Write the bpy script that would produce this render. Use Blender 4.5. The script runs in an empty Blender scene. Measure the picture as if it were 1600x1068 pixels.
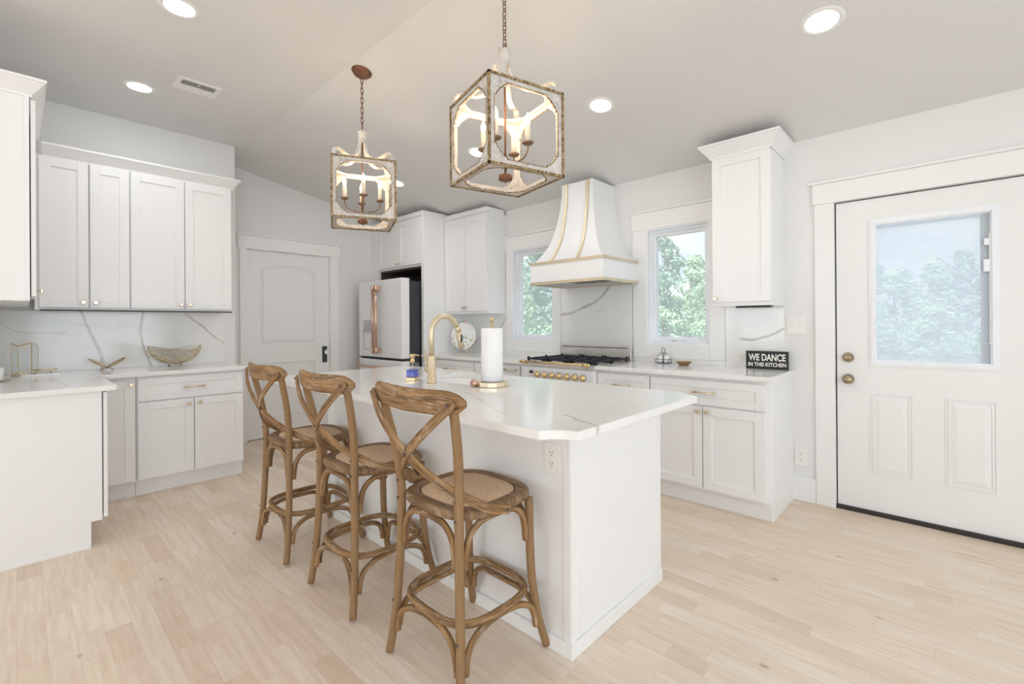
import bpy, bmesh, math, random
from mathutils import Vector, Matrix, noise as mnoise
random.seed(7)
PI = math.pi
C = bpy.context.scene.collection
SC = bpy.context.scene

# ------------------------------------------------------------------ camera, view, sky, sun, fill lamps
ZC, YB, SL, YR = 2.52, 3.762, 0.184, 1.482
ZF = ZC + SL * (YB - YR)
cam_d = bpy.data.cameras.new('camera'); cam = bpy.data.objects.new('camera', cam_d); C.objects.link(cam)
cam_d.sensor_width = 36; cam_d.lens = 722.84 / 1600 * 36; cam_d.clip_start = 0.05; cam_d.clip_end = 300
cam_d.shift_y = -(534 - 504.86) / 1600
yaw, pitch, roll = .7534, .0011, -.0066
fv = Vector((-math.sin(yaw) * math.cos(pitch), math.cos(yaw) * math.cos(pitch), math.sin(pitch)))
r0 = Vector((math.cos(yaw), math.sin(yaw), 0)); u0 = r0.cross(fv)
rv = r0 * math.cos(roll) + u0 * math.sin(roll); uv_ = -r0 * math.sin(roll) + u0 * math.cos(roll)
cam.matrix_world = Matrix(((rv.x, uv_.x, -fv.x, 0), (rv.y, uv_.y, -fv.y, 0), (rv.z, uv_.z, -fv.z, 1.25), (0, 0, 0, 1)))
SC.camera = cam
SC.view_settings.view_transform = 'Standard'; SC.view_settings.look = 'None'
SC.view_settings.exposure = 0.07; SC.view_settings.gamma = 1.0; SC.view_settings.use_curve_mapping = False
SC.render.engine = 'CYCLES'
SC.cycles.max_bounces = 10; SC.cycles.diffuse_bounces = 6; SC.cycles.glossy_bounces = 4
SC.cycles.transmission_bounces = 8; SC.cycles.transparent_max_bounces = 16
SC.cycles.sample_clamp_indirect = 6.0; SC.cycles.caustics_reflective = False; SC.cycles.caustics_refractive = False

WORLD_STRENGTH = 1.4
SUN = 13.0
FILL = 64.0      # base watts of the added fill lamps behind the camera
CAN = 2.7        # watts per recessed downlight
BULB = 1.0       # watts per candle bulb
w = bpy.data.worlds.new('sky'); SC.world = w; w.use_nodes = True
nt = w.node_tree; nt.nodes.clear()
def wn(t, **k):
    n = nt.nodes.new(t)
    for a, b in k.items(): setattr(n, a, b)
    return n
tc = wn('ShaderNodeTexCoord'); sep = wn('ShaderNodeSeparateXYZ'); nt.links.new(tc.outputs['Generated'], sep.inputs[0])
ramp = wn('ShaderNodeValToRGB'); nt.links.new(sep.outputs['Z'], ramp.inputs[0])
ramp.color_ramp.elements[0].position = 0.0; ramp.color_ramp.elements[0].color = (.83, .885, .95, 1)
ramp.color_ramp.elements[1].position = 0.55; ramp.color_ramp.elements[1].color = (.42, .60, .92, 1)
nz = wn('ShaderNodeTexNoise'); nz.inputs['Scale'].default_value = 4.5; nz.inputs['Detail'].default_value = 7
mp = wn('ShaderNodeMapping'); mp.inputs['Scale'].default_value = (1, 1, 3); nt.links.new(tc.outputs['Generated'], mp.inputs[0]); nt.links.new(mp.outputs[0], nz.inputs[0])
cr = wn('ShaderNodeValToRGB'); cr.color_ramp.elements[0].position = .42; cr.color_ramp.elements[1].position = .62; nt.links.new(nz.outputs[0], cr.inputs[0])
mx = wn('ShaderNodeMixRGB'); nt.links.new(cr.outputs[0], mx.inputs[0]); nt.links.new(ramp.outputs[0], mx.inputs[1]); mx.inputs[2].default_value = (1, 1, 1, 1)
bg = wn('ShaderNodeBackground'); bg.inputs[1].default_value = WORLD_STRENGTH; nt.links.new(mx.outputs[0], bg.inputs[0])
wo = wn('ShaderNodeOutputWorld'); nt.links.new(bg.outputs[0], wo.inputs[0])
sd = bpy.data.lights.new('sun', 'SUN'); sd.energy = SUN; sd.angle = .05; sd.color = (1, .97, .92)
so = bpy.data.objects.new('sun', sd); C.objects.link(so); so.location = (0, 0, 30)
so.rotation_euler = Vector((.25, 1.0, -1.35)).to_track_quat('-Z', 'Y').to_euler()
def area(name, loc, d, sx, sy, watts, col=(1, 1, 1)):
    l = bpy.data.lights.new(name, 'AREA'); l.shape = 'RECTANGLE'; l.size = sx; l.size_y = sy; l.energy = watts; l.color = col
    o = bpy.data.objects.new(name, l); C.objects.link(o); o.location = loc
    o.rotation_euler = Vector(d).to_track_quat('-Z', 'Z').to_euler(); return o
# added fill lamps at assumed window openings behind the camera, standing in for daylight
area('fill_rear', (-3.1, -5.1, 1.5), (0, 1, -.45), 2.4, 2.1, FILL * .68, (.80, .91, 1))
area('fill_rear', (-.2, -5.1, 1.5), (-.1, 1, -.55), 2.4, 2.1, FILL * .15, (.80, .91, 1))
area('fill_side', (3.45, -1.9, 1.5), (-1, .1, -.45), 2.4, 2.1, FILL * 1.12, (.80, .91, 1))
area('fill_side', (3.45, 1.2, 1.5), (-1, .05, -.3), 2.0, 2.1, FILL * .62, (.80, .91, 1))

# ------------------------------------------------------------------ node helpers and materials
class NT:
    def __init__(s, name):
        s.m = bpy.data.materials.new(name); s.m.use_nodes = True; s.t = s.m.node_tree; s.t.nodes.clear()
        s.out = s.t.nodes.new('ShaderNodeOutputMaterial')
    def n(s, typ, ins=None, **kw):
        x = s.t.nodes.new(typ)
        for a, b in kw.items(): setattr(x, a, b)
        for k, v in (ins or {}).items():
            if isinstance(v, bpy.types.NodeSocket): s.t.links.new(v, x.inputs[k])
            else: x.inputs[k].default_value = v
        return x
    def math(s, op, a, b=0.0, clamp=False, c=None):
        ins = {0: a, 1: b}
        if c is not None: ins[2] = c
        x = s.n('ShaderNodeMath', ins, operation=op); x.use_clamp = clamp; return x.outputs[0]
    def vec(s, op, a, b=(0, 0, 0), scale=None):
        ins = {0: a, 1: b}
        x = s.n('ShaderNodeVectorMath', ins, operation=op)
        if scale is not None:
            if isinstance(scale, bpy.types.NodeSocket): s.t.links.new(scale, x.inputs['Scale'])
            else: x.inputs['Scale'].default_value = scale
        return x.outputs['Value'] if op in ('DOT_PRODUCT', 'LENGTH', 'DISTANCE') else x.outputs[0]
    def mix(s, f, a, b, bt='MIX'):
        x = s.n('ShaderNodeMixRGB', {0: f, 1: a, 2: b}, blend_type=bt); return x.outputs[0]
    def ramp(s, f, stops):
        x = s.n('ShaderNodeValToRGB', {0: f}); e = x.color_ramp.elements
        while len(e) < len(stops): e.new(.5)
        for i, (p, c) in enumerate(stops):
            e[i].position = p; e[i].color = (*c, 1) if len(c) == 3 else c
        return x.outputs[0]
    def noise(s, vec, scale, detail=3, rough=.5, out=0):
        ins = {'Scale': scale, 'Detail': detail, 'Roughness': rough}
        if vec is not None: ins['Vector'] = vec
        return s.n('ShaderNodeTexNoise', ins).outputs[out]
    def pos(s): return s.n('ShaderNodeNewGeometry').outputs['Position']
    def obj(s): return s.n('ShaderNodeTexCoord').outputs['Object']
    def bsdf(s, color, rough=.5, metal=0., spec=.5, bump=None, bs=.2, bd=.002, **kw):
        ins = {'Base Color': color if isinstance(color, bpy.types.NodeSocket) else (*color, 1), 'Roughness': rough, 'Metallic': metal, 'Specular IOR Level': spec}
        ins.update(kw)
        if bump is not None:
            ins['Normal'] = s.n('ShaderNodeBump', {'Height': bump, 'Strength': bs, 'Distance': bd}).outputs[0]
        b = s.n('ShaderNodeBsdfPrincipled', ins)
        s.t.links.new(b.outputs[0], s.out.inputs[0]); return b
M = {}
def simple(name, col, rough=.5, metal=0., spec=.5, var=.03, scale=6., bump=0., **kw):
    t = NT(name); f = t.noise(t.obj(), scale, 3)
    c0 = tuple(max(0, c * (1 - var)) for c in col); c1 = tuple(min(1, c * (1 + var)) for c in col)
    c = t.ramp(f, [(.3, c0), (.7, c1)])
    if bump: t.bsdf(c, rough, metal, spec, bump=t.noise(t.obj(), scale * 12, 4), bs=bump, **kw)
    else: t.bsdf(c, rough, metal, spec, **kw)
    M[name] = t.m; return t.m
simple('wall_paint', (.80, .795, .785), .7, var=.01, scale=2, bump=.04)
simple('ceiling_paint', (.755, .75, .74), .8, var=.01, scale=2, bump=.05)
simple('trim_paint', (.86, .855, .845), .35, var=.005, scale=2)
simple('cabinet_paint', (.865, .865, .865), .38, var=.006, scale=3)
simple('door_paint', (.83, .828, .82), .4, var=.006, scale=3)
simple('appliance_white', (.84, .845, .86), .25, var=.01, scale=2)
simple('glossy_porcelain', (.88, .88, .88), .12, var=.01)
simple('brass', (.78, .60, .33), .32, 1.0, var=.06, scale=20)
simple('satin_gold', (.74, .64, .47), .48, 1.0, var=.05, scale=20)
simple('pale_brass', (.86, .74, .54), .3, 1.0, var=.05, scale=20)
simple('copper', (.72, .47, .36), .3, 1.0, var=.05, scale=15)
simple('antique_bronze', (.26, .155, .095), .5, .6, var=.25, scale=30)
simple('rust_bronze', (.20, .095, .055), .6, .5, var=.3, scale=25)
simple('aged_brass', (.42, .33, .22), .3, 1.0, var=.2, scale=40)
simple('antique_gold', (.66, .56, .38), .35, 1.0, var=.15, scale=40)
simple('stainless', (.78, .76, .73), .38, 1.0, var=.08, scale=4)
simple('black_iron', (.015, .017, .022), .45, .2, var=.2, scale=30)
simple('black_matte', (.02, .02, .022), .6)
simple('charcoal', (.045, .05, .06), .4, .3)
simple('slate_plate', (.06, .065, .07), .5, .4)
simple('unfinished_dark_wood', (.10, .07, .055), .8)  # dark brown unfinished wood lining the fridge alcove
simple('outlet_plastic', (.86, .845, .81), .35)
simple('paper', (.88, .88, .875), .95, bump=.35, scale=12)
simple('candle_wax', (.86, .76, .60), .6)
simple('letter_white', (.86, .84, .78), .7)
simple('sign_side', (.30, .36, .30), .7)
simple('vinyl_white', (.86, .88, .91), .35)
simple('channel_grey', (.62, .65, .67), .5)
simple('dispenser_grey', (.50, .52, .55), .4)
simple('grille_grey', (.20, .19, .18), .6)
simple('threshold_dark', (.03, .024, .022), .5)
simple('screw_steel', (.18, .16, .15), .4, 1.0)

def vein_stone(name, ax, veins, base=(.86, .855, .84), rough=.1, thin=True):
    """polished white quartz; veins = [(points in the two axes, half width, strength)]"""
    t = NT(name); P = t.pos(); s = t.n('ShaderNodeSeparateXYZ', {0: P})
    p2 = t.n('ShaderNodeCombineXYZ', {0: s.outputs[ax[0]], 1: s.outputs[ax[1]], 2: 0.0}).outputs[0]
    wn_ = t.noise(P, 7, 3, .55, 1)
    wv = t.vec('SUBTRACT', wn_, (.5, .5, .5)); wv = t.vec('MULTIPLY', wv, (.045, .045, 0))
    p2 = t.vec('ADD', p2, wv)
    mask = None
    for pts, hw, st in veins:
        for a, b in zip(pts[:-1], pts[1:]):
            A = (a[0], a[1], 0); BA = (b[0] - a[0], b[1] - a[1], 0); L2 = BA[0] ** 2 + BA[1] ** 2
            pa = t.vec('SUBTRACT', p2, A)
            h = t.math('DIVIDE', t.vec('DOT_PRODUCT', pa, BA), L2, clamp=True)
            d = t.vec('LENGTH', t.vec('SUBTRACT', pa, t.vec('SCALE', BA, scale=h)))
            m = t.n('ShaderNodeMapRange', {0: d, 1: hw * .35, 2: hw * 1.3, 3: st, 4: 0.0}).outputs[0]
            mask = m if mask is None else t.math('MAXIMUM', mask, m)
    var = t.n('ShaderNodeMapRange', {0: t.noise(P, 11, 3), 1: .3, 2: .6, 3: .55, 4: 1.0}).outputs[0]
    if mask is not None: mask = t.math('MULTIPLY', mask, var)
    if thin:
        q = t.vec('ADD', P, t.vec('MULTIPLY', t.noise(P, 2.2, 5, .6, 1), (.9, .9, .9)))
        n1 = t.noise(q, 1.1, 2, .5)
        ln = t.n('ShaderNodeMapRange', {0: t.math('ABSOLUTE', t.math('SUBTRACT', n1, .5)), 1: 0.0, 2: .0045, 3: .2, 4: 0.0}).outputs[0]
        gate = t.n('ShaderNodeMapRange', {0: t.noise(P, 3.1, 2), 1: .48, 2: .6, 3: 0., 4: 1.}).outputs[0]
        ln = t.math('MULTIPLY', ln, gate)
        mask = ln if mask is None else t.math('MAXIMUM', mask, ln)
    cloud = t.noise(P, 2.5, 4)
    bc = t.ramp(cloud, [(.3, base), (.75, tuple(c * .955 for c in base))])
    col = t.mix(mask, bc, (.45, .41, .36, 1))
    t.bsdf(col, rough, 0, .5); M[name] = t.m; return t.m
vein_stone('quartz_backsplash_side', (1, 2), [
    ([(.315, 1.40), (.345, 1.30), (.40, 1.16), (.45, 1.0), (.46, .90)], .011, .75),
    ([(.705, 1.38), (.69, 1.19), (.715, 1.06), (.76, .91)], .011, .8),
    ([(.985, 1.37), (1.12, 1.25), (1.32, 1.065)], .009, .7),
    ([(-.27, 1.30), (-.09, 1.275), (-.03, 1.235), (.10, 1.20), (.25, 1.215)], .004, .6),
    ([(-.02, 1.23), (.14, 1.13), (.24, 1.21)], .003, .45),
    ([(.2, 1.30), (.45, 1.24), (.7, 1.24), (1.0, 1.11)], .003, .35)])
vein_stone('quartz_backsplash_back', (0, 2), [
    ([(-2.86, 1.33), (-2.74, 1.35), (-2.61, 1.385), (-2.45, 1.445), (-2.36, 1.50), (-2.24, 1.64)], .014, .75),
    ([(-2.50, 1.40), (-2.42, 1.36), (-2.33, 1.38)], .004, .4),
    ([(-2.10, 1.36), (-2.25, 1.16), (-2.5, 1.05)], .003, .3),
    ([(-1.14, 1.125), (-1.05, 1.115), (-.95, 1.14), (-.84, 1.205)], .009, .8),
    ([(-4.22, .92), (-4.10, 1.05), (-3.95, 1.13), (-3.80, 1.16), (-3.72, 1.19), (-3.60, 1.32)], .010, .7)], thin=False)
vein_stone('quartz_island', (0, 1), [
    ([(-2.05, 1.50), (-1.74, 1.51), (-1.58, 1.44), (-1.40, 1.33), (-1.2, 1.25)], .008, .38),
    ([(-1.02, 1.37), (-.93, 1.325), (-.87, 1.315), (-.80, 1.275)], .008, .75),
    ([(-3.2, 1.4), (-2.8, 1.55), (-2.5, 1.52)], .005, .3)])
vein_stone('quartz_counter', (0, 1), [
    ([(-1.42, 3.72), (-1.36, 3.4), (-1.33, 3.1)], .004, .4),
    ([(-1.80, 3.6), (-1.90, 3.1)], .004, .4),
    ([(-4.30, 3.2), (-3.9, 3.08)], .005, .4),
    ([(-4.5, .35), (-4.1, .15), (-3.6, .2)], .005, .3)])

# oak floor: planks along X, 83 mm wide
t = NT('oak_floor'); P = t.pos(); s = t.n('ShaderNodeSeparateXYZ', {0: P})
W_ = .083
yy = t.math('DIVIDE', t.math('ADD', s.outputs[1], .0105), W_); row = t.math('FLOOR', yy); fy = t.math('FRACT', yy)
rr = t.n('ShaderNodeTexWhiteNoise', {'W': row}, noise_dimensions='1D').outputs[0]
r2 = t.n('ShaderNodeTexWhiteNoise', {'W': t.math('ADD', row, 31.7)}, noise_dimensions='1D').outputs[0]
Lr = t.math('ADD', t.math('MULTIPLY', r2, .55), .55)
xx = t.math('DIVIDE', t.math('ADD', s.outputs[0], t.math('MULTIPLY', rr, 5.0)), Lr)
# uneven lengths: push the joint inside each cell
col_ = t.math('FLOOR', xx); fx = t.math('FRACT', xx)
cut = t.math('ADD', t.math('MULTIPLY', t.n('ShaderNodeTexWhiteNoise', {'Vector': t.n('ShaderNodeCombineXYZ', {0: col_, 1: row, 2: 5.}).outputs[0]}, noise_dimensions='3D').outputs[0], .5), .3)
half = t.math('GREATER_THAN', fx, cut)
pid = t.n('ShaderNodeCombineXYZ', {0: t.math('ADD', t.math('MULTIPLY', col_, 2.), half), 1: row, 2: 1.3}).outputs[0]
rc = t.n('ShaderNodeTexWhiteNoise', {'Vector': pid}, noise_dimensions='3D')
rnd = rc.outputs[0]
base = t.ramp(rnd, [(0, (.72, .59, .465)), (.25, (.80, .68, .56)), (.6, (.825, .71, .595)), (.85, (.85, .755, .65)), (1, (.79, .655, .51))])
gv = t.vec('ADD', t.vec('MULTIPLY', P, (1.3, 16, 1)), t.vec('MULTIPLY', rc.outputs[1], (30, 30, 30)))
gr = t.noise(gv, 3.0, 5, .6)
fine = t.noise(t.vec('MULTIPLY', P, (6, 160, 1)), 3.0, 2)
base = t.mix(t.n('ShaderNodeMapRange', {0: gr, 1: .35, 2: .75, 3: 0., 4: .55}).outputs[0], base, (.58, .43, .31, 1))
base = t.mix(t.n('ShaderNodeMapRange', {0: fine, 1: .45, 2: .8, 3: 0., 4: .22}).outputs[0], base, (.85, .74, .62, 1))
vor = t.n('ShaderNodeTexVoronoi', {'Vector': t.vec('MULTIPLY', P, (3.2, 5.0, 1)), 'Scale': 1.0, 'Randomness': 1.0}).outputs[0]
knot = t.n('ShaderNodeMapRange', {0: vor, 1: .018, 2: .075, 3: .6, 4: 0.}).outputs[0]
base = t.mix(knot, base, (.30, .19, .12, 1))
ey = t.math('MINIMUM', fy, t.math('SUBTRACT', 1., fy)); ey = t.math('MULTIPLY', ey, W_)
ex = t.math('MINIMUM', t.math('ABSOLUTE', t.math('SUBTRACT', fx, cut)), t.math('MINIMUM', fx, t.math('SUBTRACT', 1., fx))); ex = t.math('MULTIPLY', ex, Lr)
gap = t.n('ShaderNodeMapRange', {0: t.math('MINIMUM', ey, ex), 1: .0004, 2: .0014, 3: .24, 4: 0.}).outputs[0]
base = t.mix(gap, base, (.36, .25, .17, 1))
t.bsdf(base, t.n('ShaderNodeMapRange', {0: gr, 1: 0., 2: 1., 3: .34, 4: .5}).outputs[0], 0, .4, bump=t.math('SUBTRACT', t.math('MULTIPLY', gr, .3), gap), bs=.12, bd=.002)
M['oak_floor'] = t.m

# weathered bentwood: grain runs along the UV length of each swept rail
def wood(name, uvmap, dark, mid, light, lime):
    t = NT(name)
    v = t.n('ShaderNodeTexCoord').outputs['UV'] if uvmap else t.obj()
    oi = t.n('ShaderNodeObjectInfo').outputs['Random']
    v = t.vec('ADD', v, t.n('ShaderNodeCombineXYZ', {0: t.math('MULTIPLY', oi, 9.), 1: t.math('MULTIPLY', oi, 5.), 2: 0.}).outputs[0])
    a = t.noise(t.vec('MULTIPLY', v, (5, 60, 5)), 1.0, 4, .6)
    b = t.noise(t.vec('MULTIPLY', v, (22, 330, 22)), 1.0, 3, .65)
    c = t.noise(t.vec('MULTIPLY', v, (7, 12, 7)), 1.0, 3)
    col = t.ramp(a, [(.30, dark), (.47, mid), (.66, light)])
    m = t.math('MULTIPLY', t.n('ShaderNodeMapRange', {0: b, 1: .50, 2: .62, 3: 0., 4: 1.}).outputs[0], t.n('ShaderNodeMapRange', {0: c, 1: .42, 2: .66, 3: .12, 4: .85}).outputs[0])
    col = t.mix(m, col, (*lime, 1))
    t.bsdf(col, .55, 0, .35, bump=b, bs=.25, bd=.001); M[name] = t.m
wood('weathered_bentwood', True, (.075, .034, .012), (.225, .118, .042), (.40, .235, .10), (.60, .50, .38))
wood('weathered_seat_wood', False, (.10, .052, .024), (.19, .108, .05), (.28, .17, .085), (.42, .33, .23))
t = NT('woven_cane'); v = t.vec('MULTIPLY', t.obj(), (1, 1, 0))
sx = t.n('ShaderNodeTexWave', {'Vector': v, 'Scale': 52., 'Distortion': 1.2, 'Detail': 1., 'Detail Scale': 8.}, wave_type='BANDS', bands_direction='DIAGONAL').outputs[1]
sy = t.n('ShaderNodeTexVoronoi', {'Vector': t.vec('MULTIPLY', v, (1.0, 1.3, 1)), 'Scale': 190.}).outputs[0]
h = t.math('MULTIPLY', t.math('ADD', sx, .25), t.math('SUBTRACT', 1.0, sy))
c = t.ramp(h, [(.12, (.42, .26, .15)), (.42, (.68, .47, .30)), (.8, (.82, .63, .45))])
c = t.mix(t.noise(v, 60, 2), c, (.70, .50, .33, 1))
t.bsdf(c, .6, 0, .3, bump=h, bs=.7, bd=.002); M['woven_cane'] = t.m
# distressed whitewashed wood of the lanterns
t = NT('whitewashed_wood'); v = t.obj()
a = t.noise(t.vec('MULTIPLY', v, (30, 30, 30)), 1., 5, .65)
c = t.ramp(a, [(.32, (.42, .385, .36)), (.46, (.60, .565, .53)), (.7, (.70, .67, .635))])
t.bsdf(c, .75, 0, .3, bump=a, bs=.2); M['whitewashed_wood'] = t.m
t = NT('distressed_edge'); v = t.obj()
a = t.noise(t.vec('MULTIPLY', v, (70, 70, 70)), 1., 4, .7)
c = t.ramp(a, [(.4, (.11, .07, .03)), (.5, (.30, .20, .09)), (.66, (.52, .42, .28))])
t.bsdf(c, .6, .2, .4); M['distressed_edge'] = t.m
def glass(name, tint=(1, 1, 1), haze=0.0, refl=1.0):
    t = NT(name)
    tr = t.n('ShaderNodeBsdfTransparent', {0: (*tint, 1)}); gl = t.n('ShaderNodeBsdfGlossy', {0: (1, 1, 1, 1), 'Roughness': .0})
    fr = t.n('ShaderNodeLayerWeight', {'Blend': .5}).outputs['Facing']
    f = t.math('MULTIPLY', t.math('ADD', t.math('MULTIPLY', t.math('POWER', fr, 5.0), .9), .04), refl)
    m = t.n('ShaderNodeMixShader', {0: f, 1: tr.outputs[0], 2: gl.outputs[0]}).outputs[0]
    if haze:
        tl = t.n('ShaderNodeBsdfTranslucent', {0: (.95, .97, 1, 1)}); m = t.n('ShaderNodeMixShader', {0: haze, 1: m, 2: tl.outputs[0]}).outputs[0]
    t.t.links.new(m, t.out.inputs[0]); M[name] = t.m
glass('window_glass', (.985, .99, .99))
glass('door_glass', (.98, .99, 1), .42)  # milky haze put into the pane to wash out the bright view
glass('clear_glass', (.96, .98, .98))
glass('insect_screen', (1, 1, 1), .27, 0.0)  # screen carries a whitish haze that pales the view outside
glass('blue_soap', (.16, .28, .92), .15)
def emit(name, col, st):
    t = NT(name); e = t.n('ShaderNodeEmission', {0: (*col, 1), 1: st}); t.t.links.new(e.outputs[0], t.out.inputs[0]); M[name] = t.m
emit('downlight_glow', (1, .985, .96), 9)
emit('flame_bulb_glow', (1, .80, .52), 11)
# blinds: thin white slats that let light through
t = NT('blind_slats'); d = t.n('ShaderNodeBsdfDiffuse', {0: (.93, .95, .98, 1)}); tl = t.n('ShaderNodeBsdfTranslucent', {0: (.93, .95, .99, 1)})
t.t.links.new(t.n('ShaderNodeMixShader', {0: .5, 1: d.outputs[0], 2: tl.outputs[0]}).outputs[0], t.out.inputs[0]); M['blind_slats'] = t.m
def leaf(name, a, b):
    t = NT(name); f = t.noise(t.pos(), .9, 3); c = t.ramp(f, [(.3, a), (.7, b)])
    d = t.n('ShaderNodeBsdfDiffuse', {0: c}); tl = t.n('ShaderNodeBsdfTranslucent', {0: c})
    t.t.links.new(t.n('ShaderNodeMixShader', {0: .35, 1: d.outputs[0], 2: tl.outputs[0]}).outputs[0], t.out.inputs[0]); M[name] = t.m
leaf('leaf_bright', (.33, .48, .30), (.50, .64, .44))
leaf('leaf_blue_green', (.25, .37, .30), (.37, .50, .41))
leaf('grass', (.19, .22, .15), (.26, .29, .20))
simple('bark', (.20, .16, .13), .9, var=.2, scale=4)
t = NT('floral_plate'); v = t.obj(); s = t.n('ShaderNodeSeparateXYZ', {0: v})
low = t.n('ShaderNodeMapRange', {0: s.outputs[2], 1: -.02, 2: .03, 3: 1., 4: 0.}).outputs[0]
f1 = t.n('ShaderNodeTexVoronoi', {'Vector': v, 'Scale': 38.}); k = t.math('LESS_THAN', f1.outputs[0], .42)
c = t.ramp(t.n('ShaderNodeSeparateColor', {0: f1.outputs[1]}).outputs[0], [(0, (.25, .45, .12)), (.35, (.42, .58, .22)), (.5, (.80, .42, .32)), (.7, (.25, .36, .50)), (.85, (.85, .70, .62))])
c.node.color_ramp.interpolation = 'CONSTANT'
t.bsdf(t.mix(t.math('MULTIPLY', k, low), (.84, .85, .83, 1), c), .2); M['floral_plate'] = t.m

# ------------------------------------------------------------------ mesh builder
def spline(pts, n=8, closed=False):
    pts = [Vector(p) for p in pts]; out = []; N = len(pts)
    segs = N if closed else N - 1
    for i in range(segs):
        p0 = pts[(i - 1) % N] if closed or i > 0 else pts[0] * 2 - pts[1]
        p1 = pts[i]; p2 = pts[(i + 1) % N]
        p3 = pts[(i + 2) % N] if closed or i + 2 < N else p2 * 2 - p1
        for k in range(n):
            u = k / n
            out.append(.5 * ((2 * p1) + (p2 - p0) * u + (2 * p0 - 5 * p1 + 4 * p2 - p3) * u * u + (3 * p1 - p0 - 3 * p2 + p3) * u ** 3))
    if not closed: out.append(pts[-1])
    return out
class MB:
    def __init__(s): s.bm = bmesh.new(); s.uv = s.bm.loops.layers.uv.new('uv')
    def box(s, x0, x1, y0, y1, z0, z1, bev=0., seg=2, mat=None):
        ps = [(x, y, z) for x in (x0, x1) for y in (y0, y1) for z in (z0, z1)]
        if mat is not None: ps = [mat @ Vector(p) for p in ps]
        v = [s.bm.verts.new(p) for p in ps]
        F = [s.bm.faces.new([v[i] for i in q]) for q in ((0, 1, 3, 2), (4, 6, 7, 5), (0, 4, 5, 1), (2, 3, 7, 6), (0, 2, 6, 4), (1, 5, 7, 3))]
        bmesh.ops.recalc_face_normals(s.bm, faces=F)
        if bev > 0:
            ed = {e for f in F for e in f.edges}
            bmesh.ops.bevel(s.bm, geom=list(ed), offset=bev, segments=seg, profile=.5, affect='EDGES')
        return s
    def sweep(s, pts, prof, up=None, closed=False, caps=True, scales=None):
        """prof: list of (a,b); a along side, b along up"""
        pts = [Vector(p) for p in pts]; N = len(pts); K = len(prof); rings = []; L = 0.
        # perimeter param
        pr = [0.]
        for i in range(K): pr.append(pr[-1] + (Vector(prof[(i + 1) % K]) - Vector(prof[i])).length)
        prev = None; Ls = []
        for i in range(N):
            if closed: tg = (pts[(i + 1) % N] - pts[i - 1])
            else: tg = pts[min(i + 1, N - 1)] - pts[max(i - 1, 0)]
            tg.normalize()
            if up is not None:
                u_ = up[i] if isinstance(up, list) else Vector(up)
                u_ = Vector(u_)
            else:
                u_ = prev if prev is not None else (Vector((0, 0, 1)) if abs(tg.z) < .9 else Vector((0, 1, 0)))
            sd_ = tg.cross(u_)
            if sd_.length < 1e-5: sd_ = tg.cross(Vector((1, .1, 0)))
            sd_.normalize(); u2 = sd_.cross(tg); u2.normalize(); prev = u2
            k = scales[i] if scales else 1.
            rings.append([s.bm.verts.new(pts[i] + sd_ * a * k + u2 * b * k) for a, b in prof])
            if i: L += (pts[i] - pts[i - 1]).length
            Ls.append(L)
        M_ = N if closed else N - 1
        for i in range(M_):
            j = (i + 1) % N; l0 = Ls[i]; l1 = Ls[j] if j else Ls[i] + (pts[0] - pts[i]).length
            for k in range(K):
                k2 = (k + 1) % K
                f = s.bm.faces.new((rings[i][k], rings[i][k2], rings[j][k2], rings[j][k])); f.smooth = K > 6
                for lp, uvc in zip(f.loops, ((l0, pr[k]), (l0, pr[k + 1]), (l1, pr[k + 1]), (l1, pr[k]))): lp[s.uv].uv = uvc
        if caps and not closed:
            s.bm.faces.new(list(reversed(rings[0]))); s.bm.faces.new(rings[-1])
        return s
    def tube(s, pts, r, n=10, closed=False, up=None, caps=True):
        rs = r if isinstance(r, (list, tuple)) else None
        r0_ = 1. if rs else r
        prof = [(r0_ * math.cos(2 * PI * k / n), r0_ * math.sin(2 * PI * k / n)) for k in range(n)]
        if rs and len(rs) != len(pts):
            m = len(pts); q = len(rs) - 1
            rs = [rs[min(int(i / (m - 1) * q), q - 1)] * (1 - (i / (m - 1) * q - min(int(i / (m - 1) * q), q - 1))) + rs[min(int(i / (m - 1) * q), q - 1) + 1] * (i / (m - 1) * q - min(int(i / (m - 1) * q), q - 1)) for i in range(m)]
        return s.sweep(pts, prof, up, closed, caps, rs)
    def lathe(s, prof, loc=(0, 0, 0), n=24, axis='Z', caps=True, smooth=True):
        """prof [(r,h)]"""
        loc = Vector(loc); rings = []
        for r, h in prof:
            ring = []
            for k in range(n):
                a = 2 * PI * k / n; c, d = r * math.cos(a), r * math.sin(a)
                p = {'Z': (c, d, h), 'Y': (c, h, -d), 'X': (h, c, d)}[axis]
                ring.append(s.bm.verts.new(loc + Vector(p)))
            rings.append(ring)
        for a, b in zip(rings[:-1], rings[1:]):
            for k in range(n):
                f = s.bm.faces.new((a[k], a[(k + 1) % n], b[(k + 1) % n], b[k])); f.smooth = smooth
        if caps:
            if prof[0][0] > 1e-5: s.bm.faces.new(list(reversed(rings[0])))
            if prof[-1][0] > 1e-5: s.bm.faces.new(rings[-1])
        return s
    def prism(s, poly, f0, f1, mapf, bev=0.):
        """poly 2D pts; mapf(u,v,d)->xyz"""
        a = [s.bm.verts.new(mapf(u, v, f0)) for u, v in poly]; b = [s.bm.verts.new(mapf(u, v, f1)) for u, v in poly]
        F = [s.bm.faces.new(a), s.bm.faces.new(list(reversed(b)))]
        n = len(poly)
        for i in range(n): F.append(s.bm.faces.new((a[i], b[i], b[(i + 1) % n], a[(i + 1) % n])))
        bmesh.ops.recalc_face_normals(s.bm, faces=F)
        if bev:
            ed = {e for f in F[:2] for e in f.edges}
            bmesh.ops.bevel(s.bm, geom=list(ed), offset=bev, segments=2, profile=.5, affect='EDGES')
        return s
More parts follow.
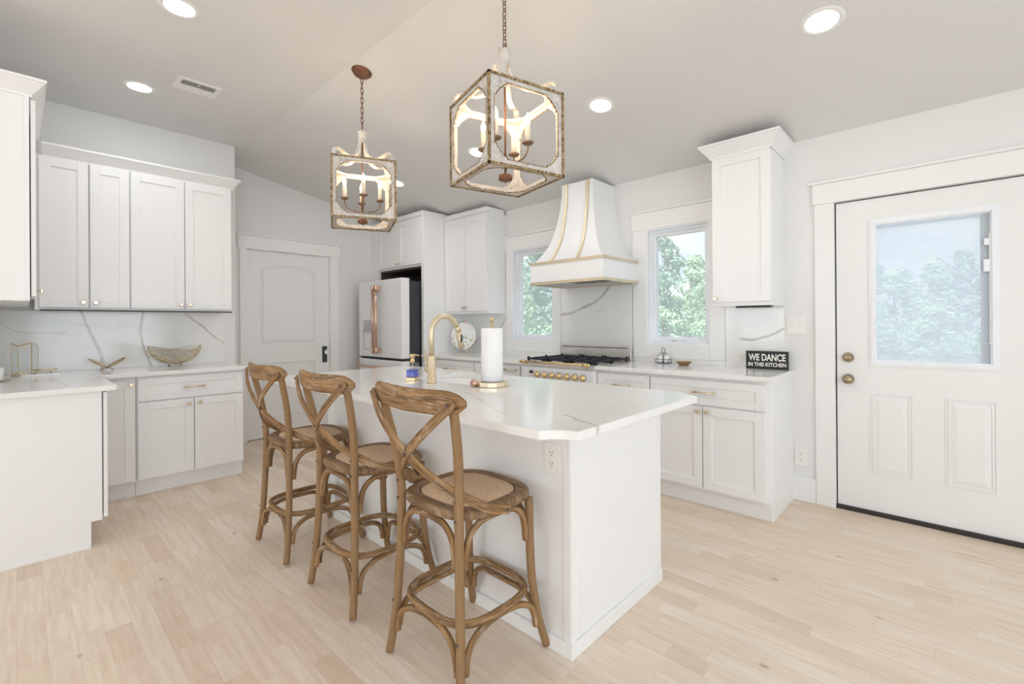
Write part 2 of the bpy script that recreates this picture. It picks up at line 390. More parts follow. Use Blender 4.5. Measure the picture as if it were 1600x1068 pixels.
    def ring(s, outer, inner, d0, d1, mapf):
        n = len(outer); V_ = {}
        for nm, P_, d in (('o0', outer, d0), ('o1', outer, d1), ('i0', inner, d0), ('i1', inner, d1)):
            V_[nm] = [s.bm.verts.new(mapf(u, v, d)) for u, v in P_]
        F = []
        for i in range(n):
            j = (i + 1) % n
            for a, b in (('o0', 'i0'), ('i0', 'i1'), ('i1', 'o1'), ('o1', 'o0')):
                F.append(s.bm.faces.new((V_[a][i], V_[a][j], V_[b][j], V_[b][i])))
        bmesh.ops.recalc_face_normals(s.bm, faces=F); return s
    def frame(s, u0, u1, v0, v1, w_, d0, d1, mapf):
        o = [(u0, v0), (u1, v0), (u1, v1), (u0, v1)]; i = [(u0 + w_, v0 + w_), (u1 - w_, v0 + w_), (u1 - w_, v1 - w_), (u0 + w_, v1 - w_)]
        return s.ring(o, i, d0, d1, mapf)
    def sphere(s, loc, r, sc=(1, 1, 1), n=16, m=10):
        loc = Vector(loc); prof = []
        rings = []
        for i in range(m + 1):
            a = PI * i / m
            rings.append([s.bm.verts.new(loc + Vector((r * sc[0] * math.sin(a) * math.cos(2 * PI * k / n), r * sc[1] * math.sin(a) * math.sin(2 * PI * k / n), r * sc[2] * math.cos(a)))) for k in range(n)] if 0 < i < m else [s.bm.verts.new(loc + Vector((0, 0, r * sc[2] * math.cos(a))))])
        for i in range(m):
            a, b = rings[i], rings[i + 1]
            for k in range(n):
                q = [a[k % len(a)], b[k % len(b)], b[(k + 1) % len(b)], a[(k + 1) % len(a)]]
                q2 = []
                for x in q:
                    if x not in q2: q2.append(x)
                f = s.bm.faces.new(q2); f.smooth = True
        return s
    def build(s, name, mat, parent=None, loc=None, rot=None):
        me = bpy.data.meshes.new(name); s.bm.normal_update(); s.bm.to_mesh(me); s.bm.free()
        me.materials.append(M[mat]); o = bpy.data.objects.new(name, me); C.objects.link(o)
        if parent: o.parent = parent
        if loc: o.location = loc
        if rot: o.rotation_euler = rot
        return o
def thing(name, label, cat, loc=(0, 0, 0), rotz=0, group=None, rot=None):
    o = bpy.data.objects.new(name, None); C.objects.link(o); o.location = loc
    o.rotation_euler = rot if rot else (0, 0, rotz)
    o.empty_display_size = .1; o['label'] = label; o['category'] = cat
    if group: o['group'] = group
    return o
def tag(o, label, cat, group=None, kind=None):
    o['label'] = label; o['category'] = cat
    if group: o['group'] = group
    if kind: o['kind'] = kind
    return o
def struct(o, label=None, cat=None):
    o['kind'] = 'structure'
    if label: o['label'] = label
    if cat: o['category'] = cat
    return o
def copy_tree(o, parent=None):
    c = o.copy(); C.objects.link(c)
    if parent: c.parent = parent
    for ch in list(o.children): copy_tree(ch, c)
    return c
XZ = lambda y0: (lambda u, v, d: (u, y0 - d, v))      # plane facing -Y, d outwards
def beveled(): return MB()

# ------------------------------------------------------------------ room shell
X0, X1, Y0 = -5.465, 3.3, -4.9
XL = -4.89; YL = 1.40; YF = -.27
struct(MB().box(-5.75, 3.55, -5.15, 4.0, -.12, 0).build('floor', 'oak_floor'), 'whitewashed oak plank floor', 'floor')
b = MB(); prof = [(4.0, ZC - SL * (4.0 - YB)), (YR, ZF), (-5.15, ZF), (-5.15, 3.15), (4.0, 3.15)]
b.prism(prof, -5.75, 3.55, lambda u, v, d: (d, u, v))
struct(b.build('ceiling', 'ceiling_paint'), 'white ceiling, flat at front and sloping down to the window wall', 'ceiling')
W1 = (-3.50, -2.94, 1.07, 2.06); W2 = (-1.905, -1.365, 1.07, 2.06); D1 = (-.545, .395, 0.0, 2.05)
b = MB()
ya, yb_ = YB, YB + .16
xs = [X0 - .2, W1[0], W1[1], W2[0], W2[1], D1[0], D1[1], X1 + .2]
for i in range(0, 7, 2): b.box(xs[i], xs[i + 1], ya, yb_, 0, 2.6)
for Wn in (W1, W2): b.box(Wn[0], Wn[1], ya, yb_, 0, Wn[2]); b.box(Wn[0], Wn[1], ya, yb_, Wn[3], 2.6)
b.box(D1[0], D1[1], ya, yb_, D1[3], 2.6)
struct(b.build('wall_back', 'wall_paint'), 'white wall with the range, two windows and the outside door', 'wall')
PD = (1.672, 2.592, 2.077)     # pantry door opening y0,y1,top
b = MB(); b.box(X0 - .14, X0, YL, PD[0], 0, 3.0); b.box(X0 - .14, X0, PD[1], YB, 0, 3.0); b.box(X0 - .14, X0, PD[0], PD[1], PD[2], 3.0)
struct(b.build('wall_pantry', 'wall_paint'), 'white wall with the arched panel pantry door', 'wall')
b = MB(); b.box(X0 - .14, XL, YF - .15, YL, 0, 3.0)
struct(b.build('wall_left', 'wall_paint'), 'white wall behind the left cabinet run', 'wall')
b = MB(); b.box(XL, -3.5, YF - .15, YF, 0, 3.0)
struct(b.build('wall_front', 'wall_paint'))
b = MB(); b.box(X0 - .14, X0 + .0, -5.15, YF - .15, 0, 3.0)
struct(b.build('wall_west', 'wall_paint'))
# rear and side walls with the big windows behind the camera
b = MB(); rw = [X0 - .14, -4.3, -1.9, -1.4, 1.0, X1]
for i in (0, 2, 4): b.box(rw[i], rw[i + 1], -5.05, Y0, 0, 3.0)
for i in (1, 3): b.box(rw[i], rw[i + 1], -5.05, Y0, 0, .4); b.box(rw[i], rw[i + 1], -5.05, Y0, 2.5, 3.0)
struct(b.build('wall_rear', 'wall_paint'))
b = MB(); rw = [-5.15, -3.1, -.7, .2, 2.2, YB + .16]
for i in (0, 2, 4): b.box(X1, X1 + .15, rw[i], rw[i + 1], 0, 3.0 if i < 4 else 2.7)
for i in (1, 3): b.box(X1, X1 + .15, rw[i], rw[i + 1], 0, .4); b.box(X1, X1 + .15, rw[i], rw[i + 1], 2.5, 3.0)
struct(b.build('wall_right', 'wall_paint'))

# casings and baseboards
def casing(name, x0, x1, z0, z1, wl, wr, head, sill=None, capx=.03):
    b = MB(); y = YB; d = .018
    zb = sill if sill is not None else z0
    b.box(x0 - wl, x0, y - d, y, zb, z1, .003); b.box(x1, x1 + wr, y - d, y, zb, z1, .003)
    b.box(x0 - wl - .01, x1 + wr + .01, y - d - .004, y, z1, z1 + head, .003)
    b.box(x0 - wl - capx, x1 + wr + capx, y - d - .022, y, z1 + head, z1 + head + .018, .004)
    if sill is not None: b.box(x0, x1, y - d, y, sill, z0, .003)
    return struct(b.build(name, 'trim_paint'))
casing('trim_1', W1[0], W1[1], W1[2], W1[3], .10, .10, .15, .95)
casing('trim_2', W2[0], W2[1], W2[2], W2[3], .13, .115, .15, .95)
casing('trim_3', D1[0], D1[1], 0, D1[3], .112, .112, .135)
b = MB(); x = X0
b.box(x, x + .018, PD[0] - .07, PD[0], 0, PD[2], .003); b.box(x, x + .018, PD[1], PD[1] + .112, 0, PD[2], .003)
b.box(x, x + .022, PD[0] - .085, PD[1] + .125, PD[2], PD[2] + .14, .003); b.box(x, x + .04, PD[0] - .10, PD[1] + .145, PD[2] + .14, PD[2] + .156, .004)
struct(b.build('trim_4', 'trim_paint'))
b = MB(); b.box(-.795, D1[0] - .112, YB - .014, YB, 0, .165, .003); b.box(-.795, D1[0] - .125, YB - .028, YB - .014, 0, .018, .004)
b.box(D1[1] + .112, X1, YB - .014, YB, 0, .165, .003)
struct(b.build('baseboard_back', 'trim_paint'))
b = MB(); b.box(X0, X0 + .014, PD[1] + .112, 3.15, 0, .165, .003)
struct(b.build('baseboard_pantry', 'trim_paint'))

# windows
def window(name, Wn, label):
    x0, x1, z0, z1 = Wn
    e = bpy.data.objects.new(name, None); C.objects.link(e); e.location = (x0, YB, z0); e['kind'] = 'structure'; e['label'] = label; e['category'] = 'window'
    m = lambda u, v, d: (u - x0, (YB - d) - YB, v - z0)
    b = MB(); b.frame(x0, x1, z0, z1, .012, -.15, .012, m); b.frame(x0 + .012, x1 - .012, z0 + .012, z1 - .012, .022, -.12, -.035, m)
    b.build('window_frame', 'vinyl_white', e)
    b = MB(); b.frame(x0 + .034, x1 - .034, z0 + .034, z1 - .034, .026, -.10, -.055, m)
    b.build('sash', 'vinyl_white', e)
    b = MB(); u0, u1, v0, v1 = x0 + .058 - x0, x1 - .058 - x0, .058, z1 - z0 - .058
    b.box(u0, u1, .078, .082, v0, v1); b.build('pane', 'window_glass', e)
    b = MB(); b.box(u0, u1, .056, .057, v0, v1); b.build('insect_screen', 'insect_screen', e)
    c = (x1 - x0) / 2
    b = MB(); b.box(c - .055, c + .055, -.012, .03, .006, .03, .006); b.tube([(c - .04, -.016, .03), (c + .02, -.03, .034), (c + .05, -.022, .04)], .006, 8)
    b.build('crank_handle', 'vinyl_white', e); return e
window('window_1', W1, 'narrow casement window left of the range hood')
window('window_2', W2, 'casement window between the range hood and the right wall cabinet')

# outside door
e = bpy.data.objects.new('door_1', None); C.objects.link(e); e.location = (D1[0], YB, 0); e['kind'] = 'structure'; e['label'] = 'white outside door with half glass and two raised panels'; e['category'] = 'door'
dx0, dx1, dz0, dz1 = .008, D1[1] - D1[0] - .008, .028, D1[3] - .008
gx0, gx1, gz0, gz1 = -.362 - D1[0], .223 - D1[0], .966, 1.905
b = MB(); yf, yk = .012, .056
b.box(dx0, gx0 + .02, yf, yk, dz0, dz1); b.box(gx1 - .02, dx1, yf, yk, dz0, dz1)
b.box(gx0 + .02, gx1 - .02, yf, yk, dz0, gz0 + .02, .0); b.box(gx0 + .02, gx1 - .02, yf, yk, gz1 - .02, dz1, .0)
b.build('door_slab', 'door_paint', e)
mm = lambda u, v, d: (u, yf - d, v)
b = MB(); b.frame(gx0, gx1, gz0, gz1, .012, 0, .008, mm); b.frame(gx0 + .012, gx1 - .012, gz0 + .012, gz1 - .012, .018, -.02, .014, mm); b.frame(gx0 + .03, gx1 - .03, gz0 + .03, gz1 - .03, .008, -.02, .004, mm)
b.build('glass_frame', 'vinyl_white', e)
b = MB(); b.box(gx0 + .03, gx1 - .03, yf + .012, yf + .014, gz0 + .03, gz1 - .03); b.build('pane', 'door_glass', e)
b = MB(); z = gz0 + .045
bx1 = gx1 - .082
while z < gz1 - .055:
    b.box(gx0 + .036, bx1, -.0045, .0045, -.0003, .0003, mat=Matrix.Translation((0, yf + .025, z)) @ Matrix.Rotation(math.radians(40), 4, 'X')); z += .0118
b.box(gx0 + .036, bx1, yf + .019, yf + .031, gz1 - .058, gz1 - .040); b.build('blind', 'blind_slats', e)
b = MB(); b.box(bx1 + .004, gx1 - .038, yf + .018, yf + .032, gz0 + .036, gz1 - .04); b.build('blind_side_channel', 'channel_grey', e)
b = MB(); xx_ = gx1 - .05
b.box(xx_ - .012, xx_ + .012, yf - .004, yf + .012, 1.68, 1.72, .002); b.box(xx_ - .015, xx_ + .012, yf - .006, yf + .012, 1.53, 1.60, .002); b.tube([(xx_ + .01, yf - .001, 1.12), (xx_ + .01, yf - .001, 1.75)], .0022, 6); b.sphere((xx_ + .01, yf - .002, 1.12), .006)
b.build('blind_slider', 'vinyl_white', e)
b = MB()
for (u0, u1) in ((-.362 - D1[0], -.150 - D1[0]), (-.005 - D1[0], .210 - D1[0])):
    v0, v1 = .262, .79
    b.frame(u0, u1, v0, v1, .008, 0, .004, mm); b.frame(u0 + .012, u1 - .012, v0 + .012, v1 - .012, .010, 0, .0035, mm)
    o_ = [(u0 + .026, v0 + .026), (u1 - .026, v0 + .026), (u1 - .026, v1 - .026), (u0 + .026, v1 - .026)]
    i_ = [(u0 + .05, v0 + .05), (u1 - .05, v0 + .05), (u1 - .05, v1 - .05), (u0 + .05, v1 - .05)]
    vo = [b.bm.verts.new(mm(p[0], p[1], .0004)) for p in o_]; vi = [b.bm.verts.new(mm(p[0], p[1], .006)) for p in i_]
    for i in range(4): b.bm.faces.new((vo[i], vo[(i + 1) % 4], vi[(i + 1) % 4], vi[i]))
    b.bm.faces.new(vi)
b.build('molded_panels', 'door_paint', e)
kx = -.476 - D1[0]
b = MB(); b.lathe([(.0, -.030), (.014, -.030), (.026, -.022), (.031, -.010), (.033, 0)], (kx, yf, 1.013), 24, 'Y'); b.box(kx - .02, kx + .02, yf - .044, yf - .026, 1.006, 1.020, .004); b.build('deadbolt', 'aged_brass', e)
b = MB(); b.lathe([(0, -.064), (.016, -.064), (.027, -.054), (.029, -.042), (.02, -.030), (.012, -.022), (.012, -.012), (.032, -.008), (.033, 0)], (kx, yf, .869), 24, 'Y'); b.build('door_knob', 'aged_brass', e)
b = MB(); b.box(0.001, D1[1] - D1[0] - .001, -.004, .15, .001, .026, .002); b.build('threshold', 'threshold_dark', e)
b = MB(); b.box(.0, .0075, .03, .10, .026, D1[3]); b.box(D1[1] - D1[0] - .0075, D1[1] - D1[0], .03, .10, .026, D1[3]); b.box(0, D1[1] - D1[0], .03, .10, D1[3] - .0075, D1[3]); b.build('weather_strip', 'threshold_dark', e)

# pantry door
e = bpy.data.objects.new('door_2', None); C.objects.link(e); e.location = (X0 - .05, PD[0], 0); e['kind'] = 'structure'; e['label'] = 'white pantry door with an arched upper panel'; e['category'] = 'door'
dw = PD[1] - PD[0]
b = MB(); b.box(-.02, .02, .004, dw - .004, .008, PD[2] - .004, .002); b.build('door_slab', 'door_paint', e)
b = MB(); b.box(-.06, .05, 0, .004, 0, PD[2]); b.box(-.06, .05, dw - .004, dw, 0, PD[2]); b.box(-.06, .05, 0, dw, PD[2] - .004, PD[2]); b.box(-.06, -.025, 0, dw, 0, PD[2]); b.build('door_jamb', 'trim_paint', e)
mp_ = lambda u, v, d: (.02 + d, u, v)
def arch(u0, u1, v0, v1, rise, n=14):
    return [(u0, v0), (u1, v0)] + [(u1 + (u0 - u1) * i / n, v1 + rise * math.sin(PI * i / n) ** .8) for i in range(n + 1)]
b = MB()
for ins, d_ in ((0, .010), (.02, .008)):
    u0, u1 = .155 + ins, dw - .170 - ins
    o = arch(u0, u1, 1.065 + ins, 1.885 - ins, .055); i_ = arch(u0 + .010, u1 - .010, 1.075 + ins, 1.875 - ins, .055); b.ring(o, i_, 0, d_, mp_)
    b.frame(u0, u1, .22 + ins, .84 - ins, .010, 0, d_, mp_)
b.build('molded_panels', 'door_paint', e)
b = MB(); b.box(.021, .026, dw - .088, dw - .028, .80, .995, .002); b.build('handle_plate', 'slate_plate', e)
b = MB(); b.lathe([(.010, .026), (.010, .045), (.022, .050), (.029, .062), (.024, .075), (.0, .079)], (0, dw - .052, .925), 10, 'X', smooth=False); b.build('door_knob', 'glossy_porcelain', e)

# wall plates
def plate(name, label, cat, x, z, wd, ht, kind, y=YB, face=None):
    t_ = thing(name, label, cat, (x, y, z))
    b = MB(); b.box(-wd / 2, wd / 2, -.006, 0, -ht / 2, ht / 2, .002); b.build('cover_plate', 'outlet_plastic', t_)
    if kind == 'switch':
        for dx in (-.023, .023):
            b = MB(); b.box(dx - .004, dx + .004, -.016, -.005, -.009, .009, .002); b.build('toggle', 'outlet_plastic', t_)
    else:
        b = MB()
        for dz in (-.02, .02): b.lathe([(.0155, -.0085), (.0165, -.006)], (0, 0, dz), 20, 'Y')
        b.build('receptacle', 'outlet_plastic', t_)
        for dz in (-.02, .02):
            b = MB(); b.box(-.007, -.005, -.0092, -.008, dz, dz + .008); b.box(.005, .007, -.0092, -.008, dz, dz + .007); b.lathe([(.0022, -.0092), (.0022, -.008)], (0, 0, dz - .007), 8, 'Y')
            b.build('slots', 'charcoal', t_)
    return t_
plate('light_switch', 'double light switch plate on the wall left of the outside door', 'switch', -.772, 1.227, .118, .124, 'switch')
plate('wall_outlet', 'low wall outlet between the cabinet end and the outside door', 'outlet', -.748, .303, .078, .118, 'outlet')

# ------------------------------------------------------------------ cabinets (local: face at y=0 towards -Y, doors stand proud)
def shaker(u0, u1, v0, v1, rail=.058):
    b = MB(); g = .0015; u0 += g; u1 -= g; v0 += g; v1 -= g
    b.box(u0, u0 + rail, -.02, -.001, v0, v1, .0015, 1); b.box(u1 - rail, u1, -.02, -.001, v0, v1, .0015, 1)
    b.box(u0 + rail, u1 - rail, -.02, -.001, v0, v0 + rail, .0015, 1); b.box(u0 + rail, u1 - rail, -.02, -.001, v1 - rail, v1, .0015, 1)
    b.box(u0 + rail - .004, u1 - rail + .004, -.011, -.001, v0 + rail - .004, v1 - rail + .004)
    return b
def knob(par, u, v, yy=-.02):
    b = MB(); b.lathe([(.005, 0), (.005, -.016)], (u, yy, v), 8, 'Y'); b.box(u - .013, u + .013, yy - .026, yy - .015, v - .012, v + .012, .003)
    return b.build('knob', 'pale_brass', par)
def pull(par, u, v, L=.14, yy=-.02):
    b = MB(); b.tube([(u - L / 2, yy - .028, v), (u + L / 2, yy - .028, v)], .0055, 10)
    for s_ in (-1, 1): b.lathe([(.008, 0), (.006, -.028)], (u + s_ * (L / 2 - .008), yy, v), 10, 'Y'); b.lathe([(.0, -.008), (.0085, -.006), (.0085, .006), (0, .008)], (u + s_ * L / 2, yy - .028, v), 10, 'X')
    return b.build('pull', 'pale_brass', par)
def cabinet(name, label, loc, rotz, wd, dp, z0, z1, fronts, toe=None, cat='cabinet', group=None, side_right=False, extra=None):
    t_ = thing(name, label, cat, loc, rotz, group)
    b = MB()
    if toe:
        b.box(0, wd, 0, dp, toe[1], z1, .001)
        b.box(0, wd, toe[0], dp, 0, toe[1])
    else: b.box(0, wd, 0, dp, z0, z1, .001)
    if side_right: b.box(wd, wd + .022, side_right, dp, 0, z1, .0015)
    b.build('body', 'cabinet_paint', t_)
    for f in fronts:
        k, u0, u1, v0, v1 = f[:5]; hw = f[5] if len(f) > 5 else None
        o = shaker(u0, u1, v0, v1, .05 if k == 'drawer' else .058).build(k, 'cabinet_paint', t_)
        if hw:
            if hw[0] == 'knob': knob(o, hw[1], hw[2])
            else: pull(o, hw[1], hw[2], hw[3] if len(hw) > 3 else .14)
    return t_
# back wall, right of the range: doors face at y=3.15
FY = 3.17; DP = YB - .001 - FY
Z0, ZS, ZT = .13, .69, .862
cabinet('base_cabinet', 'white base cabinet with one drawer front just right of the range', (-2.03, FY, 0), 0, .448, DP, 0, .884,
        [('drawer', .004, .444, ZS + .005, ZT, ('pull', .22, .777, .13)), ('door', .004, .444, Z0, ZS - .005, ('knob', .04, .65))], toe=(.07, .115))
wR = .782
cabinet('base_cabinet', 'wide white base cabinet with two doors at the right end of the back counter', (-1.58, FY, 0), 0, .765, DP, 0, .884,
        [('drawer', .004, .761, ZS + .005, ZT, ('pull', .39, .781, .14)), ('door', .004, .377, Z0, ZS - .005, ('knob', .350, .65)), ('door', .380, .761, Z0, ZS - .005, ('knob', .412, .65))], toe=(.05, .115), side_right=.05)
cabinet('base_cabinet', 'white base cabinet with a narrow drawer just left of the range', (-3.482, FY, 0), 0, .65, DP, 0, .884,
        [('drawer', .004, .62, .74, .864, ('pull', .505, .82, .15)), ('door', .004, .31, Z0, .73), ('door', .314, .62, Z0, .73)], toe=(.05, .115))
cabinet('base_cabinet', 'white base cabinet beside the fridge panel, mostly behind the faucet', (-4.328, FY, 0), 0, .842, DP, 0, .884,
        [('drawer', .06, .838, ZS + .005, ZT, ('pull', .46, .775, .16)), ('door', .06, .45, Z0, ZS - .005), ('door', .452, .838, Z0, ZS - .005)], toe=(.05, .115))
# left wall run: faces +X, doors at x=-4.31
LX = -4.33; LD = XL * -1 + LX
R90 = PI / 2
cabinet('base_cabinet', 'white base cabinet with a drawer over two doors below the wire bowl', (LX, .587, 0), R90, .708, LD - .001, 0, .884,
        [('drawer', .006, .700, .695, .866, ('pull', .357, .779, .135)), ('door', .006, .353, .122, .690, ('knob', .318, .648)), ('door', .356, .700, .122, .690, ('knob', .390, .649))], toe=(.04, .112))
cabinet('base_cabinet', 'narrow white corner base cabinet with one knob below the butterfly', (LX, .33, 0), R90, .254, LD - .001, 0, .884,
        [('door', .045, .248, .122, .858, ('knob', .224, .827))], toe=(.04, .112))
t_ = thing('base_cabinet', 'base cabinet at the left edge showing its plain white end panel', 'cabinet', (-3.535, .325, 0), PI)
b = MB(); b.box(0, .79, 0, .59, .145, .884, .001); b.box(0, .79, .05, .59, 0, .145, .001); b.build('body', 'cabinet_paint', t_)
b = MB(); b.box(-.004, 0, 0.002, .59, .147, .884); b.box(-.004, 0, .05, .59, 0.0, .147); b.box(-.010, -.004, .052, .59, 0, .022, .002); b.build('end_panel', 'cabinet_paint', t_)
shaker(.0, .42, .155, .875).build('door', 'cabinet_paint', t_).location = (0, -.004, 0)
b = MB(); b.box(.002, .012, .048, .052, 0, .145); b.build('toe_kick_edge', 'trim_paint', t_)
# countertops
def slab(name, label, poly, mat, z0=.884, z1=.914, holes=None):
    b = MB()
    if holes is None: b.prism(poly, z0, z1, lambda u, v, d: (u, v, d), .003)
    else:
        o, i_ = holes; b.ring(o, i_, z0, z1, lambda u, v, d: (u, v, d))
        bmesh.ops.bevel(b.bm, geom=[e_ for e_ in b.bm.edges if len(e_.link_faces) == 2 and e_.calc_face_angle() > .9 and abs(e_.verts[0].co.z - e_.verts[1].co.z) < 1e-4], offset=.003, segments=2, profile=.5, affect='EDGES')
    return tag(b.build(name, mat), label, 'countertop')
slab('countertop', 'white veined countertop right of the range', [(-2.028, 3.11), (-.775, 3.11), (-.775, YB), (-2.028, YB)], 'quartz_counter')
slab('countertop', 'white veined countertop between the fridge panel and the range', [(-4.328, 3.11), (-2.806, 3.11), (-2.806, YB), (-4.328, YB)], 'quartz_counter')
slab('countertop', 'L-shaped white countertop along the left wall and front edge', [(XL, YF), (-3.48, YF), (-3.48, .384), (-4.27, .384), (-4.27, 1.312), (XL, 1.312)], 'quartz_counter')
# backsplash slabs
def bsp(name, label, x0, x1, z0, z1, mat='quartz_backsplash_back'):
    return tag(MB().box(x0, x1, YB - .0125, YB - .0005, z0, z1, .001, 1).build(name, mat), label, 'backsplash')
bsp('backsplash', 'marble-look backsplash between the fridge panel and the left window', -4.328, -3.602, .914, 1.366)
bsp('backsplash', 'tall marble-look backsplash behind the range, below the hood', -2.838, -2.042, .9145, 1.66)
bsp('backsplash', 'marble-look backsplash under the right wall cabinet', -1.248, -.847, .914, 1.366)
bsp('backsplash', 'low marble-look strip under the right window', -2.04, -1.25, .914, .949)
bsp('backsplash', 'low marble-look strip under the left window', -3.60, -2.84, .914, .949)
tag(MB().box(XL + .0005, XL + .012, YF + .001, 1.30, .9145, 1.3715, .001, 1).build('backsplash', 'quartz_backsplash_side'), 'marble-look backsplash behind the butterfly and wire bowl', 'backsplash')

# wall cabinets, left wall (face x=-4.56)
UX = -4.58; UD = -XL + UX - .001
ZU0, ZU1 = 1.385, 2.436
cabinet('wall_cabinet', 'white wall cabinet above the wire bowl with a pair of doors', (UX, .587, 0), R90, .693, UD, 1.372, 2.45,
        [('door', .003, .348, ZU0, ZU1, ('knob', .322, 1.425)), ('door', .351, .690, ZU0, ZU1, ('knob', .378, 1.425))])
cabinet('wall_cabinet', 'narrow single-door white wall cabinet above the butterfly', (UX, .355, 0), R90, .231, UD, 1.372, 2.45,
        [('door', .003, .228, ZU0, ZU1, ('knob', .032, 1.425))])
cabinet('wall_cabinet', 'white corner wall cabinet over the hexagonal candle holder', (UX, .075, 0), R90, .279, UD, 1.372, 2.45,
        [('door', .02, .276, ZU0, ZU1, ('knob', .245, 1.425))])
# crown moulding profile: (out, up)
CR = [(0, 0), (.004, 0), (.006, .012), (.016, .022), (.030, .040), (.046, .060), (.054, .072), (.060, .074), (.060, .088), (0, .088)]
def crown(name, label, pts, z, sc=1.):
    """pts: plan polyline of the cabinet face, outside on the right-hand side of travel"""
    b = MB(); n = len(pts); rings = []
    for i, p in enumerate(pts):
        p = Vector((*p, 0)); dirs = []
        if i > 0: dirs.append((p - Vector((*pts[i - 1], 0))).normalized())
        if i < n - 1: dirs.append((Vector((*pts[i + 1], 0)) - p).normalized())
        ns = [Vector((d.y, -d.x, 0)) for d in dirs]
        m = ns[0] if len(ns) == 1 else (ns[0] + ns[1]) / (1 + ns[0].dot(ns[1]))
        rings.append([b.bm.verts.new((p.x + m.x * o * sc, p.y + m.y * o * sc, z + h * sc)) for o, h in CR])
    for a, c_ in zip(rings[:-1], rings[1:]):
        for k in range(len(CR)): b.bm.faces.new((a[k], a[(k + 1) % len(CR)], c_[(k + 1) % len(CR)], c_[k]))
    b.bm.faces.new(rings[0]); b.bm.faces.new(list(reversed(rings[-1])))
    bmesh.ops.recalc_face_normals(b.bm, faces=b.bm.faces[:])
    return tag(b.build(name, 'cabinet_paint'), label, 'moulding')
crown('crown_moulding', 'crown moulding along the top of the left wall cabinets', [(XL + .001, 1.282), (UX, 1.282), (UX, .11)][::-1], 2.438)
tag(MB().box(UX + .02, UX + .05, .10, 1.27, 1.362, 1.3715).build('undercabinet_light', 'black_iron'), 'thin dark light strip under the left wall cabinets', 'light strip')
# near wall cabinet at the left frame edge (faces +Y)
t_ = thing('wall_cabinet', 'tall white wall cabinet cut off by the left picture edge', 'cabinet', (-3.535, .041, 0), PI)
b = MB(); b.box(0, 1.03, 0, .309, 1.388, 2.475, .001); b.build('body', 'cabinet_paint', t_)
b = MB(); b.box(-.004, 0, .0, .309, 1.390, 2.475); b.box(-.010, -.004, .0, .018, 1.390, 2.475, .001); b.build('end_panel', 'cabinet_paint', t_)
o = shaker(.0, .40, 1.412, 2.455).build('door', 'cabinet_paint', t_); o.location = (0, -.004, 0); knob(o, .045, 1.445)
crown('crown_moulding', 'crown moulding on the tall cabinet at the left picture edge', [(-3.530, YF + .002), (-3.530, .047), (-4.56, .047)], 2.466)

# tall fridge surround
FX0, FX1 = -5.296, -4.374
FZ = 3.17
t_ = thing('fridge_cabinet', 'tall white surround with two small doors above the refrigerator', 'cabinet', (X0 + .001, FZ, 0))
ox = X0 + .001
b = MB(); b.box(0, FX0 - ox, 0, YB - FZ - .001, 0, 2.50, .001); b.box(FX1 - ox, -4.331 - ox, 0, YB - FZ - .001, 0, 2.50, .0015)
b.box(FX0 - ox, FX1 - ox, 0, YB - FZ - .001, 1.925, 2.50, .001)
b.box(0, FX0 - ox, -.018, 0, 0, 2.50, .001); b.box(FX1 - ox, -4.331 - ox, -.018, 0, 0, 2.50, .001); b.build('body', 'cabinet_paint', t_)
b = MB(); b.box(0, -4.331 - ox, -.024, .33, 2.50, 2.552, .003); b.build('top_trim', 'cabinet_paint', t_)
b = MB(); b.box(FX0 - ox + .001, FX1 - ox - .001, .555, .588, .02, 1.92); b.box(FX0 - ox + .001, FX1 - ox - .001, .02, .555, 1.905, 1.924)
b.box(FX0 - ox + .001, FX0 - ox + .006, .02, .555, .02, 1.905); b.box(FX1 - ox - .006, FX1 - ox - .001, .02, .555, .02, 1.905); b.build('alcove_lining', 'unfinished_dark_wood', t_)
mid = (-4.84 - ox)
for u0, u1, ku in ((FX0 - ox + .003, mid - .001, mid - .03), (mid + .001, FX1 - ox - .003, mid + .03)):
    o = shaker(u0, u1, 1.95, 2.47).build('door', 'cabinet_paint', t_); knob(o, ku, 1.985)
# refrigerator
RX0, RX1 = -5.262, -4.332
t_ = thing('refrigerator', 'white french-door refrigerator with copper handles and black sides', 'refrigerator', (RX0, 2.86, 0))
RW = RX1 - RX0
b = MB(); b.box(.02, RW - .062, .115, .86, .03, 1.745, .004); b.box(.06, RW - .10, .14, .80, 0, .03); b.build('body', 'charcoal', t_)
fm = .462
def fdoor(nm, u0, u1, v0, v1):
    b = MB(); b.box(u0, u1, 0, .105, v0, v1, .012, 3); return b.build(nm, 'appliance_white', t_)
ld = fdoor('door', .0, fm - .002, .872, 1.765); rd = fdoor('door', fm + .002, RW, .872, 1.765); fz = fdoor('freezer_drawer', .0, RW, .06, .845)
b = MB(); b.box(.01, RW - .01, .03, .11, .845, .872); b.build('door_gap', 'black_matte', t_)
for u0 in (.02, RW - .10): MB().box(u0, u0 + .08, .05, .13, 1.745, 1.772, .003).build('hinge_cover', 'charcoal', t_)
for par, u in ((ld, fm - .035), (rd, fm + .035)):
    b = MB(); b.tube([(u, -.062, .93), (u, -.062, 1.69)], .0145, 14)
    for v in (.955, 1.665): b.box(u - .016, u + .016, -.062, .0, v - .028, v + .028, .004); b.lathe([(.0175, -.035), (.0175, .035)], (u, -.062, v), 14, 'Z')
    b.build('handle', 'copper', par)
b = MB(); b.tube(spline([(.02, -.03, .765), (.10, -.065, .765), (fm, -.085, .765), (RW - .10, -.065, .765), (RW - .02, -.03, .765)], 6), .0135, 12)
for u in (.03, RW - .03): b.box(u - .02, u + .02, -.035, 0, .750, .780, .004)
b.build('handle', 'copper', fz)
